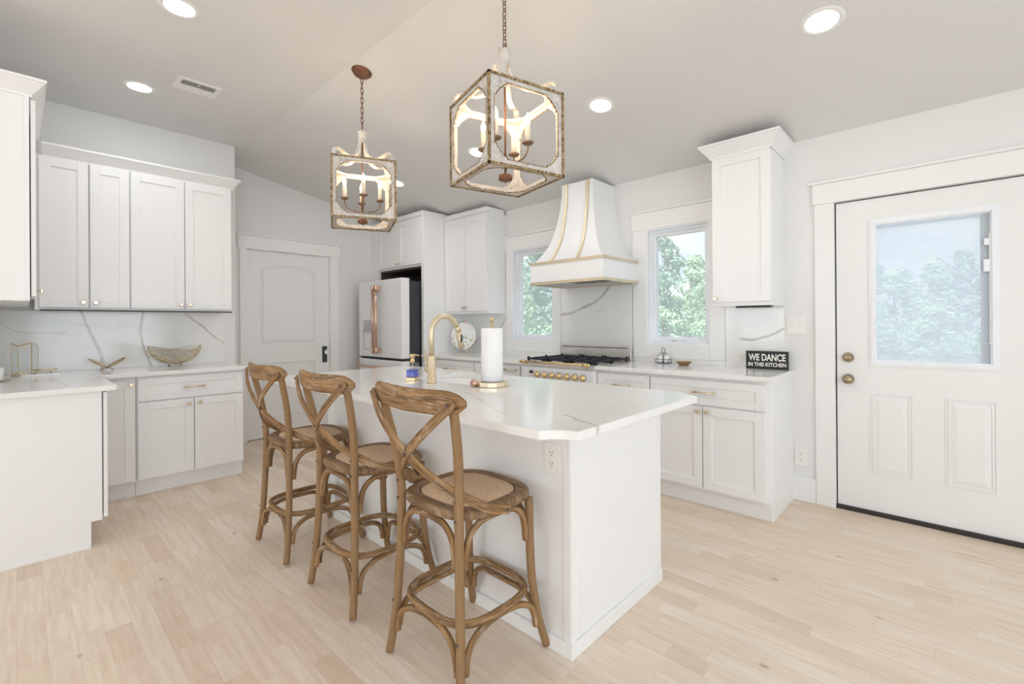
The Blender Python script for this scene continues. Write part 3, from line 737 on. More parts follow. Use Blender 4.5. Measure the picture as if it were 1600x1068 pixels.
b = MB(); b.frame(.115, .325, .955, 1.305, .012, 0, .004, lambda u, v, d: (u, -d, v)); b.box(.127, .313, -.003, .0, 1.19, 1.293, .001); b.box(.13, .31, -.022, -.003, 1.165, 1.19, .003); b.build('water_dispenser', 'dispenser_grey', ld)
# wall cabinet between fridge and left window
UY = 3.475
t_ = cabinet('wall_cabinet', 'white two-door wall cabinet between the refrigerator and the left window', (-4.33, UY, 0), 0, .72, YB - UY - .001, 1.366, 2.47,
        [('door', .004, .360, 1.395, 2.44, ('knob', .335, 1.437)), ('door', .362, .716, 1.395, 2.44, ('knob', .387, 1.437))])
b = MB(); b.box(0.001, .725, -.024, .25, 2.47, 2.522, .003); b.build('top_trim', 'cabinet_paint', t_)
t_ = cabinet('wall_cabinet', 'white single-door wall cabinet with flared crown right of the window', (-1.235, 3.45, 0), 0, .390, YB - 3.45 - .001, 1.366, 2.43,
        [('door', .005, .385, 1.392, 2.42, ('knob', .03, 1.42))])
crown('crown_moulding', 'flared crown on the single wall cabinet right of the window', [(-1.237, YB - .001), (-1.237, 3.43), (-.843, 3.43), (-.843, YB - .001)], 2.418, 1.12)
tag(MB().box(-1.10, -.88, 3.52, 3.60, 1.354, 1.3655).build('undercabinet_light', 'black_iron'), 'thin dark light strip under the right wall cabinet', 'light strip')

# ------------------------------------------------------------------ range hood
HX0, HX1, HY = -2.757, -1.99, 3.19
t_ = thing('range_hood', 'white flared range hood with brass straps over the range', 'range hood', (HX0, YB, 1.598))
def hp(n=16):
    out = []
    for i in range(n + 1):
        u = i / n; z = u * (2.505 - 1.785); k = (1 - u) ** 2.3 * (1 - .18 * math.sin(PI * min(u * 1.6, 1)))   # flare factor
        k = max(k, 0); out.append((k, 1.785 + z))
    return out
cl, crr, cf = -2.553, -2.222, 3.40
def hood_ring(k, z, off=0):
    return (cl + (HX0 + .012 - cl) * k - off, crr + (HX1 - .012 - crr) * k + off, cf + (HY + .012 - cf) * k - off, z)
b = MB(); prev = None
H0 = Vector((HX0, YB, 1.598))
for k, z in hp():
    xa, xb, yf_, z_ = hood_ring(k, z)
    r_ = [b.bm.verts.new(Vector(p) - H0) for p in ((xa, YB - .001, z_), (xa, yf_, z_), (xb, yf_, z_), (xb, YB - .001, z_))]
    if prev:
        for i in range(4):
            f_ = b.bm.faces.new((prev[i], prev[(i + 1) % 4], r_[(i + 1) % 4], r_[i])); f_.smooth = False
    else: b.bm.faces.new(list(reversed(r_)))
    prev = r_
b.bm.faces.new(prev); bmesh.ops.recalc_face_normals(b.bm, faces=b.bm.faces[:]); b.build('chimney', 'cabinet_paint', t_)
b = MB(); b.frame(0, HX1 - HX0, 0, YB - HY - .001, .03, .01, .187, lambda u, v, d: (u, v - (YB - HY), d))
b.box(.02, HX1 - HX0 - .02, HY - YB + .02, -.02, .16, .180); b.build('apron', 'cabinet_paint', t_)
for nm, za, zb2 in (('lower_trim', -.002, .022), ('upper_trim', .176, .200)):
    b = MB(); b.frame(-.006, HX1 - HX0 + .006, 0, YB - HY + .005, .012, za, zb2, lambda u, v, d: (u, v - (YB - HY) - .006, d)); b.build(nm, 'satin_gold', t_)
for xt, xb2 in ((-2.497, -2.535), (-2.272, -2.215)):
    pts = []; ups = []
    for k, z in hp(20):
        x_ = xt + (xb2 - xt) * k * .6 - .02 * k; yf_ = hood_ring(k, z)[2] - .006
        pts.append(Vector((x_, yf_, z)) - H0); ups.append(Vector((0, -1, .3)))
    b = MB(); b.sweep(pts, [(-.014, -.006), (.014, -.006), (.014, .003), (-.014, .003)], ups); b.build('strap', 'satin_gold', t_)
b = MB(); b.box(.03, HX1 - HX0 - .03, HY - YB + .03, -.03, .035, .045); b.build('underside_liner', 'stainless', t_)
b = MB()
for i in range(16):
    u = .22 + i * .032; b.box(u, u + .016, HY - YB + .10, -.12, .026, .036, .002)
b.build('filter', 'grille_grey', t_)

# ------------------------------------------------------------------ range
GX0, GX1 = -2.802, -2.032
t_ = thing('range', 'white range with seven brass knobs and black burner grates', 'range', (GX0, 3.13, 0))
GW = GX1 - GX0
b = MB(); b.box(0, GW, 0, .60, .02, .895, .003); b.box(.03, GW - .03, .06, .58, 0, .02); b.box(.0, GW, -.022, 0, .745, .872, .005)
b.build('body', 'appliance_white', t_)
b = MB(); b.box(.01, GW - .01, -.03, 0, .16, .735, .006); b.build('oven_door', 'appliance_white', t_)
b = MB(); b.box(-.002, GW + .002, -.022, .60, .873, .905, .004); b.build('cooktop', 'stainless', t_)
b = MB(); b.tube([(.03, -.062, .918), (GW - .03, -.062, .918)], .0095, 14)
for u in (.06, GW - .06): b.tube([(u, -.062, .918), (u, -.012, .888)], .009, 10); b.lathe([(.0135, -.018), (.0135, .018)], (u, -.062, .918), 14, 'X')
for u in (.025, GW - .025): b.sphere((u, -.062, .918), .014)
b.build('towel_rail', 'brass', t_)
for i in range(7):
    u = .193 + i * .0795
    b = MB(); b.lathe([(.025, -.024), (.029, -.032), (.024, -.040), (.019, -.040), (.016, -.058), (.0, -.058)], (u, 0, .808), 20, 'Y'); b.box(u - .004, u + .004, -.068, -.056, .792, .824, .002); b.build('knob', 'brass', t_)
b = MB(); b.box(.095, .140, -.024, -.021, .812, .838, .001); b.build('clock_display', 'charcoal', t_)
b = MB(); b.box(.09, .145, -.024, -.021, .790, .796, .001); b.build('badge', 'copper', t_)
for gx in (.02, GW / 2 - .118, GW - .256):
    b = MB(); x0_, x1_ = gx, gx + .236
    for y_ in (.04, .295, .55): b.box(x0_, x1_, y_ - .007, y_ + .007, .928, .943, .002)
    for x_ in (x0_ + .007, (x0_ + x1_) / 2, x1_ - .007): b.box(x_ - .007, x_ + .007, .04, .55, .928, .943, .002)
    for x_ in (x0_ + .01, x1_ - .01):
        for y_ in (.045, .295, .545): b.box(x_ - .008, x_ + .008, y_ - .008, y_ + .008, .9055, .955, .002)
    b.build('grate', 'black_iron', t_)
for gx in (.138, GW / 2, GW - .138):
    for y_ in (.165, .42):
        b = MB(); b.lathe([(.050, .9055), (.050, .913), (.040, .914), (.040, .922), (.034, .926), (0, .927)], (gx, y_, 0), 24); b.build('burner', 'black_iron', t_)
b = MB(); b.box(0.004, GW - .004, .575, .60, .906, 1.048, .004); b.build('backguard', 'stainless', t_)
b = MB(); b.box(.02, GW - .035, .572, .576, 1.022, 1.029); b.build('vent_slot', 'black_matte', t_)

# ------------------------------------------------------------------ island
t_ = thing('kitchen_island', 'white kitchen island base behind the three stools', 'kitchen island', (-3.0, 1.405, 0))
IW = -1.027 + 3.0; ID = 2.142 - 1.405
b = MB(); b.box(0, IW, .004, ID, 0, .884, .001); b.box(-.12, 0, .09, ID, 0, .884, .001); b.build('body', 'cabinet_paint', t_)
b = MB(); b.box(IW, IW + .004, .0, .018, 0, .884); b.box(IW - .032, IW, -.001, .004, 0, .884, .001); b.build('corner_trim', 'trim_paint', t_)
MB().box(IW, IW + .006, ID - .02, ID, 0, .884, .001).build('corner_trim', 'trim_paint', t_)
MB().box(IW, IW + .003, .061, .065, .056, .884).build('panel_seam', 'trim_paint', t_)
MB().box(0, .02, -.001, .004, 0, .884, .001).build('corner_trim', 'trim_paint', t_)
b = MB(); b.box(IW, IW + .014, -.012, ID, 0, .055, .003); b.box(0, IW + .002, -.012, .004, 0, .055, .003); b.build('base_moulding', 'trim_paint', t_)
b = MB(); b.box(-.085, -.045, .076, .09, .615, .66, .002); b.build('control_plate', 'charcoal', t_)
plate('island_outlet', 'outlet on the island side under the near corner of its top', 'outlet', -1.110, .731, .076, .118, 'outlet', y=1.4085)
ix0, ix1, iy0, iy1, cc = -3.24, -.832, 1.113, 2.197, .10
def notch(cx, cy, sx, sy):
    """concave notch corner, travelled counter-clockwise"""
    a = (cx - sx * cc, cy); d = (cx, cy - sy * .078)
    pts = [(cx - sx * cc, cy), (cx - sx * .080, cy - sy * .034), (cx - sx * .045, cy - sy * .060), (cx, cy - sy * .074)]
    return pts
ol = notch(ix0, iy0, -1, -1)[::-1] + notch(ix1, iy0, 1, -1) + notch(ix1, iy1, 1, 1)[::-1] + notch(ix0, iy1, -1, 1)
ol = ol[::1]
SX0, SX1, SY0, SY1 = -2.45, -1.87, 1.70, 2.08
# inner sink cut-out with matching point count
def rr_(x, y): return (x, y)
inn = [rr_(SX0, SY0 + .03), (SX0 + .004, SY0 + .012), (SX0 + .012, SY0 + .004), (SX0 + .03, SY0), (SX1 - .03, SY0), (SX1 - .012, SY0 + .004), (SX1 - .004, SY0 + .012), (SX1, SY0 + .03),
       (SX1, SY1 - .03), (SX1 - .004, SY1 - .012), (SX1 - .012, SY1 - .004), (SX1 - .03, SY1), (SX0 + .03, SY1), (SX0 + .012, SY1 - .004), (SX0 + .004, SY1 - .012), (SX0, SY1 - .03)]
slab('countertop', 'polished white veined island top with notched corners', None, 'quartz_island', holes=(ol, inn))
t_ = thing('sink', 'white undermount sink set into the island top', 'sink', (-2.16, 1.89, .884))
b = MB(); u = (SX1 - SX0) / 2 + .006; v = (SY1 - SY0) / 2 + .006
b.frame(-u, u, -v, v, .012, -.20, -.0005, lambda a, c_, d: (a, c_, d)); b.box(-u, u, -v, v, -.212, -.20); b.build('basin', 'glossy_porcelain', t_)
b = MB(); b.lathe([(.04, -.1995), (.045, -.197), (.03, -.197), (.0, -.198)], (0, 0, 0), 20); b.build('drain', 'satin_gold', t_)
# faucet: base at (-2.158,1.616), arches towards +Y/+X
t_ = thing('faucet', 'satin gold gooseneck faucet with pull-down spray head', 'faucet', (-2.158, 1.622, .914))
b = MB(); b.lathe([(.030, 0), (.030, .006), (.0245, .008), (.0245, .150), (.022, .154), (.018, .156)], n=24); b.build('base', 'satin_gold', t_)
b = MB(); pts = [(0, 0, .15), (0, 0, .27)]
R_ = .098; dirx, diry = .0, 1.0
for i in range(1, 15):
    a = PI * i / 16; pts.append((dirx * R_ * (1 - math.cos(a)), diry * R_ * (1 - math.cos(a)), .285 + R_ * math.sin(a)))
pts2 = [Vector(p) for p in pts]; b.tube(pts2, .0165, 16); b.build('gooseneck', 'satin_gold', t_)
e_ = pts2[-1]; dn = (pts2[-1] - pts2[-2]).normalized(); e2 = e_ + dn * .035; e3 = e2 + (dn * .3 + Vector((0, .12, -1))).normalized() * .105
b = MB(); b.tube([e_, e2], .0172, 16); b.tube([e2 + dn * .002, e3], [.0185, .0195], 16); b.build('spray_head', 'satin_gold', t_)
b = MB(); b.box(e2.x + .012, e2.x + .022, e2.y + .0, e2.y + .012, e3.z + .04, e3.z + .085, .003); b.build('spray_button', 'charcoal', t_)
b = MB(); b.lathe([(.018, 0), (.018, -.045), (.012, -.05)], (0, 0, .075), 16, 'X'); b.tube([(-.038, 0, .08), (-.055, 0, .12), (-.058, 0, .19)], [.006, .005], 10); b.build('lever', 'satin_gold', t_)
# soap dispenser
t_ = thing('soap_dispenser', 'glass soap dispenser half full of blue soap, gold pump', 'soap dispenser', (-2.343, 1.62, .914), math.radians(28))
b = MB(); b.box(-.029, .029, -.029, .029, 0, .019, .002); b.build('base', 'brass', t_)
b = MB(); b.box(-.029, .029, -.029, .029, .019, .107, .004); b.build('bottle', 'clear_glass', t_)
b = MB(); b.box(-.0265, .0265, -.0265, .0265, .0205, .066, .003); b.build('soap', 'blue_soap', t_)
b = MB(); b.lathe([(.014, .107), (.014, .124), (.011, .125), (.011, .138), (.0155, .139), (.0155, .158), (.0, .160)], n=18); b.tube([(0, 0, .153), (.035, -.004, .154), (.046, -.005, .147)], [.0045, .0035], 8); b.tube([(0, 0, .03), (0, 0, .107)], .002, 6); b.build('pump', 'brass', t_)
# paper towel
t_ = thing('paper_towel_holder', 'gold hammered paper towel stand at the sink', 'towel holder', (-1.797, 1.755, .914))
b = MB(); poly = [(.088 * math.cos(2 * PI * k / 12), .088 * math.sin(2 * PI * k / 12)) for k in range(12)]; b.prism(poly, 0, .026, lambda u, v, d: (u, v, d), .003); b.build('base', 'pale_brass', t_)
b = MB(); b.tube([(0, 0, .02), (0, 0, .352)], .005, 10); b.sphere((0, 0, .360), .013, (1, 1, .8)); b.build('rod', 'brass', t_)
b = MB(); q = Vector((-.055, -.082, .018)); b.lathe([(.0, -.012), (.017, -.011), (.021, -.006), (.021, .004), (.01, .012)], q, 18, 'Y'); b.build('knob', 'copper', t_)
b = MB(); b.lathe([(.020, .0), (.057, .0), (.0585, .004), (.0585, .282), (.057, .286), (.020, .286), (.020, .0)], n=40, caps=False)
tag(b.build('paper_towel_roll', 'paper', None, (-1.797, 1.755, .941)), 'full white paper towel roll standing on the gold stand', 'paper towels')

# ------------------------------------------------------------------ stools
def make_stool():
    T = thing('bar_stool', 'x', 'bar stool')
    SW = 'weathered_bentwood'
    def leg_rear(s_):
        p = [(.205, -.215, .012), (.196, -.205, .09), (.185, -.195, .2), (.173, -.186, .4), (.167, -.183, .60), (.175, -.189, .72), (.190, -.205, .83), (.203, -.226, .93), (.206, -.240, 1.0)]
        b = MB(); b.tube(spline([(x * s_, y, z) for x, y, z in p], 5), [.0155, .0155, .0165, .0165, .0165, .016, .0155], 12); return b
    def leg_front(s_):
        p = [(.212, .215, .012), (.203, .200, .07), (.190, .182, .16), (.180, .168, .28), (.176, .162, .42), (.174, .160, .585)]
        b = MB(); b.tube(spline([(x * s_, y, z) for x, y, z in p], 5), [.0155, .015, .016, .0165, .0165], 12); return b
    for s_ in (-1, 1): leg_rear(s_).build('leg', SW, T)
    for s_ in (-1, 1): leg_front(s_).build('leg', SW, T)
    # seat: rounded square frame with crisp rim
    def sup(hx, hy, n=56, e=3.4, yc=0.):
        out = []
        for k in range(n):
            a = 2 * PI * k / n; c_, d_ = math.cos(a), math.sin(a)
            r_ = (abs(c_) ** e + abs(d_) ** e) ** (-1 / e); out.append((hx * r_ * c_, hy * r_ * d_ + yc))
        return out
    def loft(rings):
        b = MB(); R = [[b.bm.verts.new((x, y, z)) for x, y in sup(hx, hy)] for hx, hy, z in rings]
        n = len(R[0])
        for a_, c_ in zip(R[:-1], R[1:]):
            for k in range(n):
                f_ = b.bm.faces.new((a_[k], a_[(k + 1) % n], c_[(k + 1) % n], c_[k])); f_.smooth = True
        return b, R
    b, R = loft([(.150, .150, .588), (.190, .185, .586), (.204, .199, .592), (.208, .203, .604), (.205, .200, .618), (.196, .191, .624), (.166, .160, .622), (.160, .154, .616), (.158, .152, .600)])
    b.bm.faces.new(list(reversed(R[0]))); b.build('seat_frame', 'weathered_seat_wood', T, (0, .002, 0))
    b, R = loft([(.158, .152, .606), (.157, .151, .6195), (.150, .144, .6245), (.10, .098, .628), (.04, .04, .629)]); b.bm.faces.new(R[-1]); b.build('cane_seat', 'woven_cane', T, (0, .002, 0))
    # footrest ring
    n = 48; ring = [Vector((x, y, .238)) for x, y in sup(.189, .190, n, 3.3)]
    b = MB(); b.tube(ring, .0135, 12, closed=True, up=(0, 0, 1)); b.build('footrest_ring', SW, T)
    # arches on the four sides
    def arch3(a, c_, ztop, zend, inw, r=.0118):
        a = Vector(a); c_ = Vector(c_); m_ = (a + c_) / 2; ctr = Vector((-m_.x, -m_.y, 0)).normalized() * inw
        P_ = []
        for u, z in ((0, zend), (.015, zend + (ztop - zend) * .35), (.07, zend + (ztop - zend) * .72), (.20, zend + (ztop - zend) * .94), (.34, ztop), ):
            P_.append((u, z))
        P_ = P_ + [(.5, ztop + .002)] + [(1 - u, z) for u, z in reversed(P_)]
        pts = [a.lerp(c_, u) + Vector((0, 0, z)) + ctr * math.sin(PI * u) * .6 for u, z in P_]
        b = MB(); b.tube(spline(pts, 5), r, 10); return b
    e_ = .021
    up = {'b': ((-.167 + e_, -.183, 0), (.167 - e_, -.183, 0)), 'f': ((-.174 + e_, .160, 0), (.174 - e_, .160, 0)), 'r': ((.170, -.183 + e_, 0), (.174, .160 - e_, 0)), 'l': ((-.170, -.183 + e_, 0), (-.174, .160 - e_, 0))}
    for k in 'bfrl': arch3(*up[k], .574, .435 if k in 'fb' else .43, -.0).build('seat_brace', SW, T)
    lo = {'b': ((-.192 + e_, -.200, 0), (.192 - e_, -.200, 0)), 'f': ((-.196 + e_, .190, 0), (.196 - e_, .190, 0)), 'r': ((.192, -.200 + e_, 0), (.196, .190 - e_, 0)), 'l': ((-.192, -.200 + e_, 0), (-.196, .190 - e_, 0))}
    for k in 'bfrl': arch3(*lo[k], .212, .10, .03).build('lower_brace', SW, T)
    # top rail, curved round the sitter
    pts = []; ups = []
    for i in range(25):
        u = -1 + 2 * i / 24; pts.append((u * .262, -.278 + .048 * abs(u) ** 2.2, .998 + .004 * abs(u))); ups.append(Vector((0, -.12, 1)))
    pr_ = []
    for k in range(16):
        a = 2 * PI * k / 16; c_, d_ = math.cos(a), math.sin(a); pr_.append((.0135 * abs(c_) ** .6 * (1 if c_ > 0 else -1), .042 * abs(d_) ** .75 * (1 if d_ > 0 else -1)))
    sc = [{0: .25, 1: .66, 2: .86, 3: .96}.get(min(i, 24 - i), 1.) for i in range(25)]
    b = MB(); b.sweep(pts, pr_, ups, scales=sc); b.build('top_rail', SW, T)
    # crossed straps
    for s_ in (-1, 1):
        off = -.006 if s_ < 0 else .0
        P_ = [(-.238, -.262, 1.008), (-.212, -.270, .982), (-.150, -.283 + off, .925), (-.075, -.283 + off, .865), (0, -.270 + off, .806), (.075, -.240, .748), (.135, -.192, .695), (.172, -.150, .665), (.2125, -.095, .630), (.222, -.02, .604), (.219, .010, .597)]
        pts = spline([(x * s_, y, z) for x, y, z in P_], 5); N_ = len(pts); ups = []
        for i, p in enumerate(pts):
            u = i / (N_ - 1)
            nrm = Vector((0, -1, 0)).lerp(Vector((s_, 0, .0)), max(0, min(1, (u - .45) / .4))); ups.append(nrm.normalized())
        hw, th = .0155, .0035
        sc = [.6] + [.9] + [1.] * (N_ - 4) + [.9, .6]
        b = MB(); b.sweep(pts, [(-hw, -th), (hw, -th), (hw, th), (-hw, th)], ups, scales=sc); b.build('cross_strap', SW, T)
    b = MB()
    for s_ in (-1, 1):
        b.lathe([(.0, -.005), (.004, -.004), (.0055, 0)], (s_ * .222, -.276, 1.0), 10, 'Y')
        b.lathe([(.0, -.005), (.004, -.004), (.0055, 0)], (s_ * .167, -.2, .665), 10, 'Y'); b.lathe([(.0, -.005), (.004, -.004), (.0055, 0)], (s_ * .167, -.2, .60), 10, 'Y')
        b.lathe([(.0, -.004), (.004, -.003), (.005, 0)], (s_ * .187, -.212, .21), 10, 'Y')
        b.sphere((s_ * .226, -.01, .603), .006)
    b.lathe([(.0, -.006), (.004, -.005), (.0055, 0)], (0, -.281, .806), 10, 'Y')
    b.build('bolts', 'screw_steel', T)
    return T
st = make_stool()
SLB = ['bentwood X-back stool nearest the camera, at the right end of the row', 'bentwood X-back stool in the middle of the row of three', 'bentwood X-back stool farthest left, nearest the pantry door']
for i, (x, y, a) in enumerate([(-1.345, 1.176, 0), (-2.032, 1.172, .0), (-2.712, 1.162, .0)]):
    o = st if i == 0 else copy_tree(st)
    o.location = (x, y, 0); o.rotation_euler.z = a; o['label'] = SLB[i]; o['group'] = 'bentwood stools at the island'

# ------------------------------------------------------------------ lantern pendants
LW, LH = .38, .373
def lantern_open(a, c_=.062):
    q = [(a, -.0), (a, a - c_), (a - .010, a - c_ + .002), (a - .013, a - c_ + .014), (a - .022, a - c_ + .022), (a - .029, a - .029), (a - c_ + .022, a - .022), (a - c_ + .014, a - .013), (a - c_ + .002, a - .010), (a - c_, a)]
    pts = []
    for r_ in range(4):
        for x, y in q:
            for _ in range(r_): x, y = -y, x
            pts.append((x, y))
    return pts
def to_square(pts, h):
    out = []
    for x, y in pts:
        k = h / max(abs(x), abs(y)); out.append((x * k, y * k))
    return out
def make_pendant(ztop):
    T = thing('pendant_lantern', 'x', 'pendant light')
    a = LW / 2 - .027
    inner = lantern_open(a); outer = to_square(inner, LW / 2 - .001)
    inner_b = lantern_open(a + .004)
    sv = LH / LW
    faces = []
    th_ = .013
    for k in range(4):
        R = Matrix.Rotation(k * PI / 2, 4, 'Z'); h = LW / 2
        mf = lambda u, v, d, R=R: tuple(R @ Vector((u, -h + d, v * sv)))
        b = MB(); b.ring(outer, inner, 0.0, th_, mf); b.build('frame_panel', 'whitewashed_wood', T, (0, 0, LH / 2))
    for zz, nm in ((0, 'bottom_frame'), (LH, 'top_frame')):
        mf = lambda u, v, d: (u, v, d)
        b = MB(); b.ring(outer, inner, 0 if zz == 0 else -th_, th_ if zz == 0 else 0, mf); b.build(nm, 'whitewashed_wood', T, (0, 0, zz))
    # dark distressed edges: outer cube edges and around each opening
    b = MB(); h = LW / 2; e = .0055
    for sx in (-1, 1):
        for sy in (-1, 1): b.box(sx * h - e, sx * h + e, sy * h - e, sy * h + e, 0, LH)
    for zz in (0, LH):
        for s_ in (-1, 1): b.box(-h - e, h + e, s_ * h - e, s_ * h + e, zz - e, zz + e); b.box(s_ * h - e, s_ * h + e, -h - e, h + e, zz - e, zz + e)
    for k in range(4):
        R = Matrix.Rotation(k * PI / 2, 4, 'Z')
        mf = lambda u, v, d, R=R: tuple(R @ Vector((u, -h + d, v * sv + LH / 2)))
        b.ring(lantern_open(a + .0035), lantern_open(a - .0005), -.0012, .003, mf)
    b.ring(lantern_open(a + .0035), lantern_open(a - .0005), -.0012, .003, lambda u, v, d: (u, v, d))
    b.build('edge_trim', 'distressed_edge', T)
    # four scrolled straps from the neck to the corners
    for k in range(4):
        an = PI / 4 + k * PI / 2; cx_, sy_ = math.cos(an), math.sin(an)
        P_ = [(.016, .225), (.020, .17), (.034, .115), (.062, .068), (.105, .042), (.150, .040), (.190, .052), (.222, .058), (.242, .044), (.248, .018), (.246, .001)]
        pts = spline([(r_ * cx_, r_ * sy_, LH + z_) for r_, z_ in P_], 4)
        b = MB(); ups = [Vector((-sy_, cx_, 0))] * len(pts)
        b.sweep(pts, [(-.004, -.013), (.004, -.013), (.004, .013), (-.004, .013)], ups); b.build('scroll_strap', 'whitewashed_wood', T)
    b = MB(); b.lathe([(.020, LH + .165), (.026, LH + .20), (.024, LH + .222), (.030, LH + .226), (.030, LH + .236), (.0, LH + .240)], n=20); b.build('neck', 'whitewashed_wood', T)
    # central stem and four candle arms
    b = MB(); b.tube([(0, 0, .02), (0, 0, LH + .19)], .005, 10); b.lathe([(.0, -.010), (.006, -.006), (.005, .002), (.031, .004), (.033, .008), (.031, .026), (.010, .030)], n=20); b.build('stem', 'rust_bronze', T)
    for k in range(4):
        an = PI / 4 + k * PI / 2 + .0; c_, s_ = math.cos(an), math.sin(an)
        P_ = [(.012, .060), (.03, .082), (.065, .085), (.095, .100), (.112, .132), (.112, .155)]
        b = MB(); b.tube(spline([(r_ * c_, r_ * s_, z_) for r_, z_ in P_], 5), .0042, 8)
        b.lathe([(.006, .150), (.022, .156), (.028, .164), (.026, .165), (.012, .160)], (.112 * c_, .112 * s_, 0), 18); ar = b.build('arm', 'antique_bronze', T)
        b = MB(); b.lathe([(.0125, .160), (.0125, .242), (.011, .244), (.0, .244)], (.112 * c_, .112 * s_, 0), 14); b.build('candle_sleeve', 'candle_wax', ar)
        b = MB(); b.lathe([(.007, .242), (.010, .252), (.0125, .262), (.0115, .275), (.005, .292), (.0, .304)], (.112 * c_, .112 * s_, 0), 14); b.build('bulb', 'flame_bulb_glow', ar)
        l = bpy.data.lights.new('candle_light', 'POINT'); l.energy = BULB; l.color = (1, .74, .46); l.shadow_soft_size = .012
        lo_ = bpy.data.objects.new('candle_light', l); C.objects.link(lo_); lo_.parent = ar; lo_.location = (.112 * c_, .112 * s_, .318)
    # hook ring, chain and canopy
    b = MB(); z = LH + .252; b.tube([(.017 * math.cos(t2), 0, z + .017 * math.sin(t2)) for t2 in [2 * PI * i / 20 for i in range(20)]], .0028, 8, closed=True, up=(0, 1, 0)); b.build('hook_ring', 'antique_bronze', T)
    b = MB(); z = LH + .262; i = 0; zt = ztop - .045
    n_ = max(4, int(round((zt - z) / .034))); st_ = (zt - z) / n_
    for i in range(n_):
        zc_ = z + (i + .5) * st_; q = []
        for j in range(16):
            a2 = 2 * PI * j / 16; q.append((.009 * math.cos(a2), .0, .0245 * math.sin(a2)))
        R = Matrix.Rotation(PI / 2 * (i % 2) + .3, 4, 'Z'); b.tube([R @ Vector(p) + Vector((0, 0, zc_)) for p in q], .0024, 6, closed=True, up=R @ Vector((0, 1, 0)))
    b.build('chain', 'antique_bronze', T)
    tilt = Matrix.Rotation(-math.atan(SL), 4, 'X')
    b = MB(); b.lathe([(.0, -.052), (.010, -.050), (.013, -.040), (.030, -.037), (.050, -.024), (.064, -.008), (.066, 0)], n=30)
    for v in b.bm.verts: v.co = tilt @ v.co
    b.build('canopy', 'rust_bronze', T, (0, 0, ztop + .001))
    return T
ZL = 1.917; zc_abs = ZC + SL * (YB - 1.56)
pend = make_pendant(zc_abs - ZL)
p2 = copy_tree(pend)
for o, x, th, lb in ((pend, -1.499, 1.303 - PI / 2, 'large-looking near lantern pendant over the right half of the island'), (p2, -2.812, 1.119 - PI / 2, 'farther lantern pendant over the left half of the island')):
    o.location = (x, 1.56, ZL); o.rotation_euler.z = th; o['label'] = lb; o['group'] = 'lantern pendants over the island'
    for ch in o.children:
        if ch.name.startswith('canopy'): ch.rotation_euler.z = -th
        if ch.name.startswith('arm'): ch.rotation_euler.z = math.radians(45) if o is p2 else math.radians(-8)
# ------------------------------------------------------------------ recessed lights and vent
def downlight(x, y, z, tilt, label):
    t_ = thing('recessed_light', label, 'ceiling light', (x, y, z), 0, 'recessed ceiling lights', rot=(tilt, 0, 0))
    b = MB(); b.lathe([(.068, -.001), (.072, -.004), (.090, -.0035), (.095, .0)], n=36, caps=False); b.build('trim_ring', 'trim_paint', t_)
    b = MB(); b.lathe([(.0, -.002), (.070, -.002)], n=36, caps=False); b.build('lens', 'downlight_glow', t_)
    l = bpy.data.lights.new('downlight_beam', 'AREA'); l.shape = 'DISK'; l.size = .13; l.energy = CAN; l.color = (.97, .98, 1)
    o = bpy.data.objects.new('downlight_beam', l); C.objects.link(o); o.parent = t_; o.location = (0, 0, -.006)
    return t_
tl_ = -math.atan(SL)
zs = ZC + SL * (YB - 2.69)
for x, lb in ((-4.155, 'recessed ceiling light farthest left in the sloping row, beside the far lantern'), (-2.912, 'recessed ceiling light seen through the near lantern'), (-1.690, 'recessed ceiling light between the near lantern and the range hood'), (-.434, 'recessed ceiling light at upper right above the door side')):
    downlight(x, 2.69, zs, tl_, lb)
for x, lb in ((-4.148, 'recessed ceiling light above the left cabinets, beside the vent'), (-2.960, 'recessed ceiling light cut by the top picture edge at left')):
    downlight(x, .59, ZF, 0, lb)
t_ = thing('ceiling_vent', 'white ceiling air vent with a dark slot near the left cabinets', 'vent', (-3.86, .872, ZF), -PI / 2)
b = MB(); b.frame(-.13, .13, -.10, .10, .03, 0, .006, lambda u, v, d: (u, v, -d)); b.box(-.10, .10, -.07, -.004, -.006, -.001); b.build('vent_frame', 'trim_paint', t_)
b = MB(); b.box(-.10, .10, -.004, .07, -.002, -.0005); b.build('vent_opening', 'grille_grey', t_)
b = MB()
for i in range(4): b.box(-.10, .10, .006 + i * .017, .009 + i * .017, -.006, -.002)
b.box(-.004, .004, .03, .07, -.007, -.002); b.build('louvre', 'stainless', t_)

